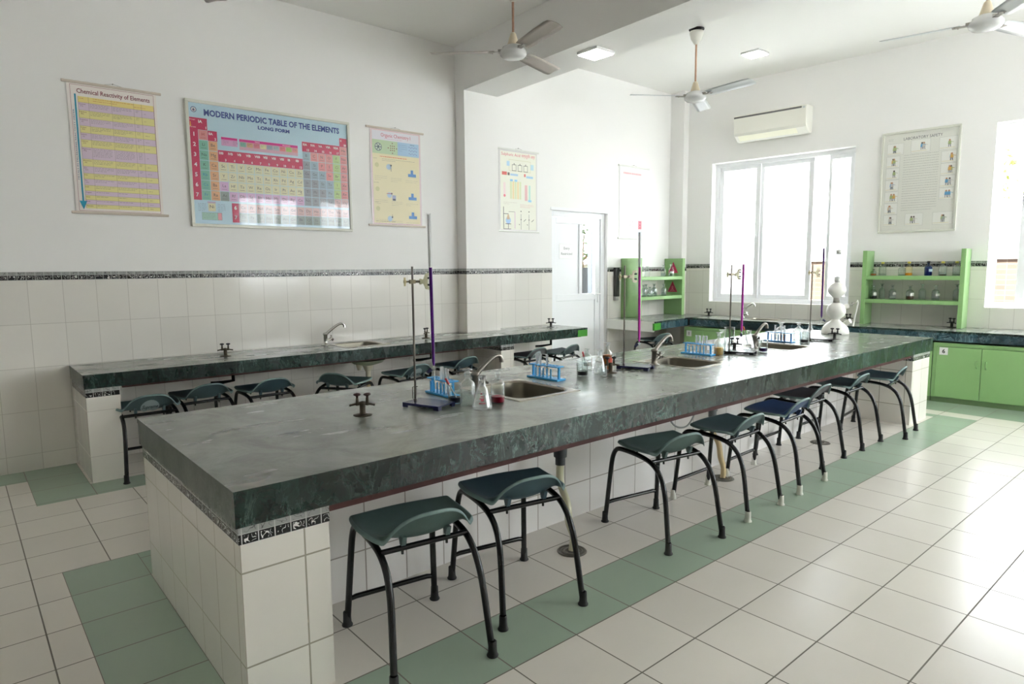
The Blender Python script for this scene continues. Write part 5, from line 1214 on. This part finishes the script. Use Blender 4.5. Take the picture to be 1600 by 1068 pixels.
# fourth cluster
flat_bottle((5.66, 2.86, ZB), 'round clear bottle behind the farthest test tube rack', R=.042, h=.140, stop='disc', g=glass('bottle_glass_thick', (.90, .93, .91), gl=.95, base=.12, power=1.6, haze=.12))
flat_bottle((5.60, 2.67, ZB), 'clear glass bottle with a dark mark, right of the farthest rack', R=.040, h=.155, g=glass('bottle_glass_thick', (.90, .93, .91), gl=.95, base=.12, power=1.6, haze=.12))
beaker((5.42, 2.53, ZB), 'beaker of navy ink beyond the farthest sink', R=.037, h=.095, liq=INK, fill=.030)
conical((5.80, 2.66, ZB), 'clear conical flask under the farthest burette', R=.040, h=.135)

# gas generator (three bulbs)
KX, KY = 6.36, 2.68
r = thing('gas_generator', 'white three-bulb gas generator standing on the far end of the bench', 'gas generator', (KX, KY, ZB))
mb = MB(); mb.lathe([(0, 0), (.118, 0), (.122, .006), (.120, .03), (.108, .065), (.080, .098), (.050, .118), (.036, .132), (.036, .142)], 32, capb=False); mb.build('lower_bowl', MILKY, r)
mb = MB(); mb.lathe([(.036, .138), (.046, .150), (.072, .170), (.084, .200), (.085, .225), (.074, .262), (.050, .285), (.034, .292), (.034, .296)], 32); mb.build('middle_bulb', MILKY, r)
mb = MB(); mb.lathe([(0, .292), (.030, .292), (.028, .345), (0, .345)], 24); mb.build('grey_joint', plain('joint_grey', (.56, .55, .52), .4), r)
mb = MB(); mb.lathe([(.026, .340), (.036, .350), (.066, .375), (.080, .408), (.076, .438), (.052, .468), (.024, .486), (.020, .500), (.0, .500)], 32); mb.build('upper_bulb', MILKY, r)
mb = MB(); mb.lathe([(0, .486), (.026, .488), (.028, .535), (.0, .545)], 16); mb.build('stopper', plain('stopper_white', (.82, .82, .81), .4), r)
mb = MB(); mb.lathe([(.006, .545), (.007, .58), (.030, .60), (.036, .64), (.036, .70), (.028, .74), (.010, .76)], 20); fn = mb.build('safety_funnel', glass('funnel_glass', (.82, .84, .84), gl=.8, base=.15, power=1.5), r)
mb = MB(); mb.lathe([(0, .75), (.022, .75), (.024, .79), (0, .795)], 14); mb.build('funnel_cap', plain('cap_grey', (.72, .72, .71), .4), fn)
mb = MB(); mb.cyl((-.075, -.03, .09), (-.125, -.0, .125), .022, .024, n=14); mb.build('side_stopper', plain('stopper_ivory', (.84, .83, .78), .4), r).matrix_local = Matrix.Rotation(-1.1+PI, 4, 'Z') @ Matrix.Rotation(.0, 4, 'Z')
mb = MB(); dx, dy = .76, -.65
mb.cyl((dx*.06, dy*.06, .250), (dx*.115, dy*.115, .262), .024, .022, n=14); mb.build('outlet_plug', plain('plug_grey', (.80, .79, .75), .4), r)
mb = MB(); mb.cyl((dx*.112, dy*.112, .262), (dx*.19, dy*.19, .295), .007, n=8); mb.cyl((dx*.15, dy*.15, .262), (dx*.15, dy*.15, .30), .005, n=8); mb.build('outlet_tap', plain('tap_grey', (.62, .61, .58), .4), r)
mb = MB(); mb.tube([(dx*.19, dy*.19, .297), (dx*.20, dy*.20, .312), (dx*.205, dy*.205, .29), (dx*.185, dy*.185, .18), (dx*.170, dy*.170, .07)], .007, n=8, smoothpath=False); mb.build('delivery_tube', MILKY, r)

# bottles on the far shelf unit: upper and lower shelf
def sb(s, n, z, label, **k):
    v = FF @ Vector((s, -n, z)); return flat_bottle(tuple(v), label, grp='bottles on the far shelf unit', **k)
ZS1, ZS2 = 1.2555, 1.0005
YC = plain('cap_yellow', (.84, .78, .35), .4); BC = plain('cap_black', (.10, .11, .13), .4)
A0 = -1.98
sb(2.385, .13, ZS1, 'small bottle of orange-brown liquid at the left end of the upper far shelf', R=.030, h=.075, liq=BRO, fill=.3, g=GLS, stop='disc')
sb(2.475, .13, ZS1, 'clear bottle with yellow cap at the left of the upper far shelf', R=.037, h=.150, liq=CLR, fill=.15, stop=YC)
sb(2.665, .13, ZS1, 'bottle with a trace of teal liquid on the upper far shelf', R=.036, h=.130, liq=liquid('teal_liquid', (.25, .55, .52), .7), fill=.07, g=GLSD, stop='disc')
sb(2.735, .15, ZS1, 'bottle of bright orange liquid with yellow cap on the upper far shelf', R=.034, h=.152, liq=liquid('bright_orange', (.92, .62, .22), .8), fill=.20, g=glass('yellowish_glass', (.95, .93, .75)), stop=YC)
sb(2.915, .15, ZS1, 'cobalt blue bottle with black cap on the upper far shelf', R=.036, h=.155, liq=liquid('cobalt_liquid', (.12, .26, .55), 1), fill=.5, g=GLSB, stop=BC, lab=(.28, .46, A0), labcol=(.74, .82, .90))
sb(3.045, .15, ZS1, 'bottle with a dark brown residue and yellow cap on the upper far shelf', R=.037, h=.150, liq=liquid('dark_brown', (.30, .14, .12), 1), fill=.10, g=GLSD, stop=YC)
sb(3.165, .14, ZS1, 'clear bottle against the right panel of the upper far shelf', R=.036, h=.150, liq=CLR, fill=.12, g=GLSD, stop=YC)
sb(2.40, .15, ZS2, 'bottle of dark liquid with white label at the left of the lower far shelf', R=.035, h=.148, liq=INK, fill=.22, g=GLSD, lab=(.26, .46, A0))
sb(2.47, .09, ZS2, 'empty grey glass bottle behind the dark one on the lower far shelf', R=.031, h=.165, g=GLSD)
sb(2.585, .13, ZS2, 'clear bottle with white label, third on the lower far shelf', R=.035, h=.155, liq=CLR, fill=.15, g=GLSD, lab=(.30, .46, A0))
sb(2.76, .16, ZS2, 'bottle of dark red liquid with white label mid lower far shelf', R=.037, h=.150, liq=liquid('dark_red', (.34, .10, .14), 1), fill=.24, g=GLSD, lab=(.27, .48, A0))
sb(2.86, .09, ZS2, 'tall clear empty bottle right of the dark red one on the lower far shelf', R=.034, h=.168, g=GLSD)
sb(2.995, .15, ZS2, 'clear bottle with white label towards the right of the lower far shelf', R=.036, h=.158, liq=CLR, fill=.15, g=GLSD, lab=(.28, .44, A0))
sb(3.175, .12, ZS2, 'grey glass bottle against the right panel of the lower far shelf', R=.032, h=.168, g=GLSD)
def cb(x, y, z, label, **k): return flat_bottle((x, y, z), label, grp='bottles on the corner shelf unit', **k)
Z1, Z2 = 1.2455, .9905
cb(6.85, 5.36, Z1, 'clear bottle at the left end of the upper corner shelf', R=.036, h=.135)
cb(6.95, 5.36, Z1, 'second clear bottle on the upper corner shelf', R=.036, h=.135)
cb(7.26, 5.33, Z1, 'clear bottle in the middle of the upper corner shelf', R=.034, h=.155, liq=CLR, fill=.3)
cb(7.41, 5.31, Z1, 'clear labelled bottle in front of the upper hazard sign', R=.038, h=.158, liq=CLR, fill=.4, lab=(.25, .42, FACE))
for i, (x, y, hh, lb) in enumerate(((6.86, 5.34, .15, 'leftmost clear bottle on the lower corner shelf'), (6.935, 5.30, .125, 'short clear bottle second on the lower corner shelf'), (6.985, 5.40, .155, 'clear bottle third on the lower corner shelf'), (7.085, 5.34, .158, 'clear stoppered bottle in the middle of the lower corner shelf'), (7.18, 5.42, .155, 'clear bottle set back on the lower corner shelf'), (7.25, 5.31, .155, 'clear bottle left of the lower hazard sign'))):
    cb(x, y, Z2, lb, R=.035, h=hh, liq=CLR if i in (1, 3, 5) else None, fill=.3, g=GLSD)
# unseen roof added to shade the yard behind the door glass
mb = MB(); mb.box(1.5, 14, 5.7, 11, 3.3, 3.45); struct(mb.build('shade_roof', plain('shade_roof_grey', (.7, .7, .68), .8)))
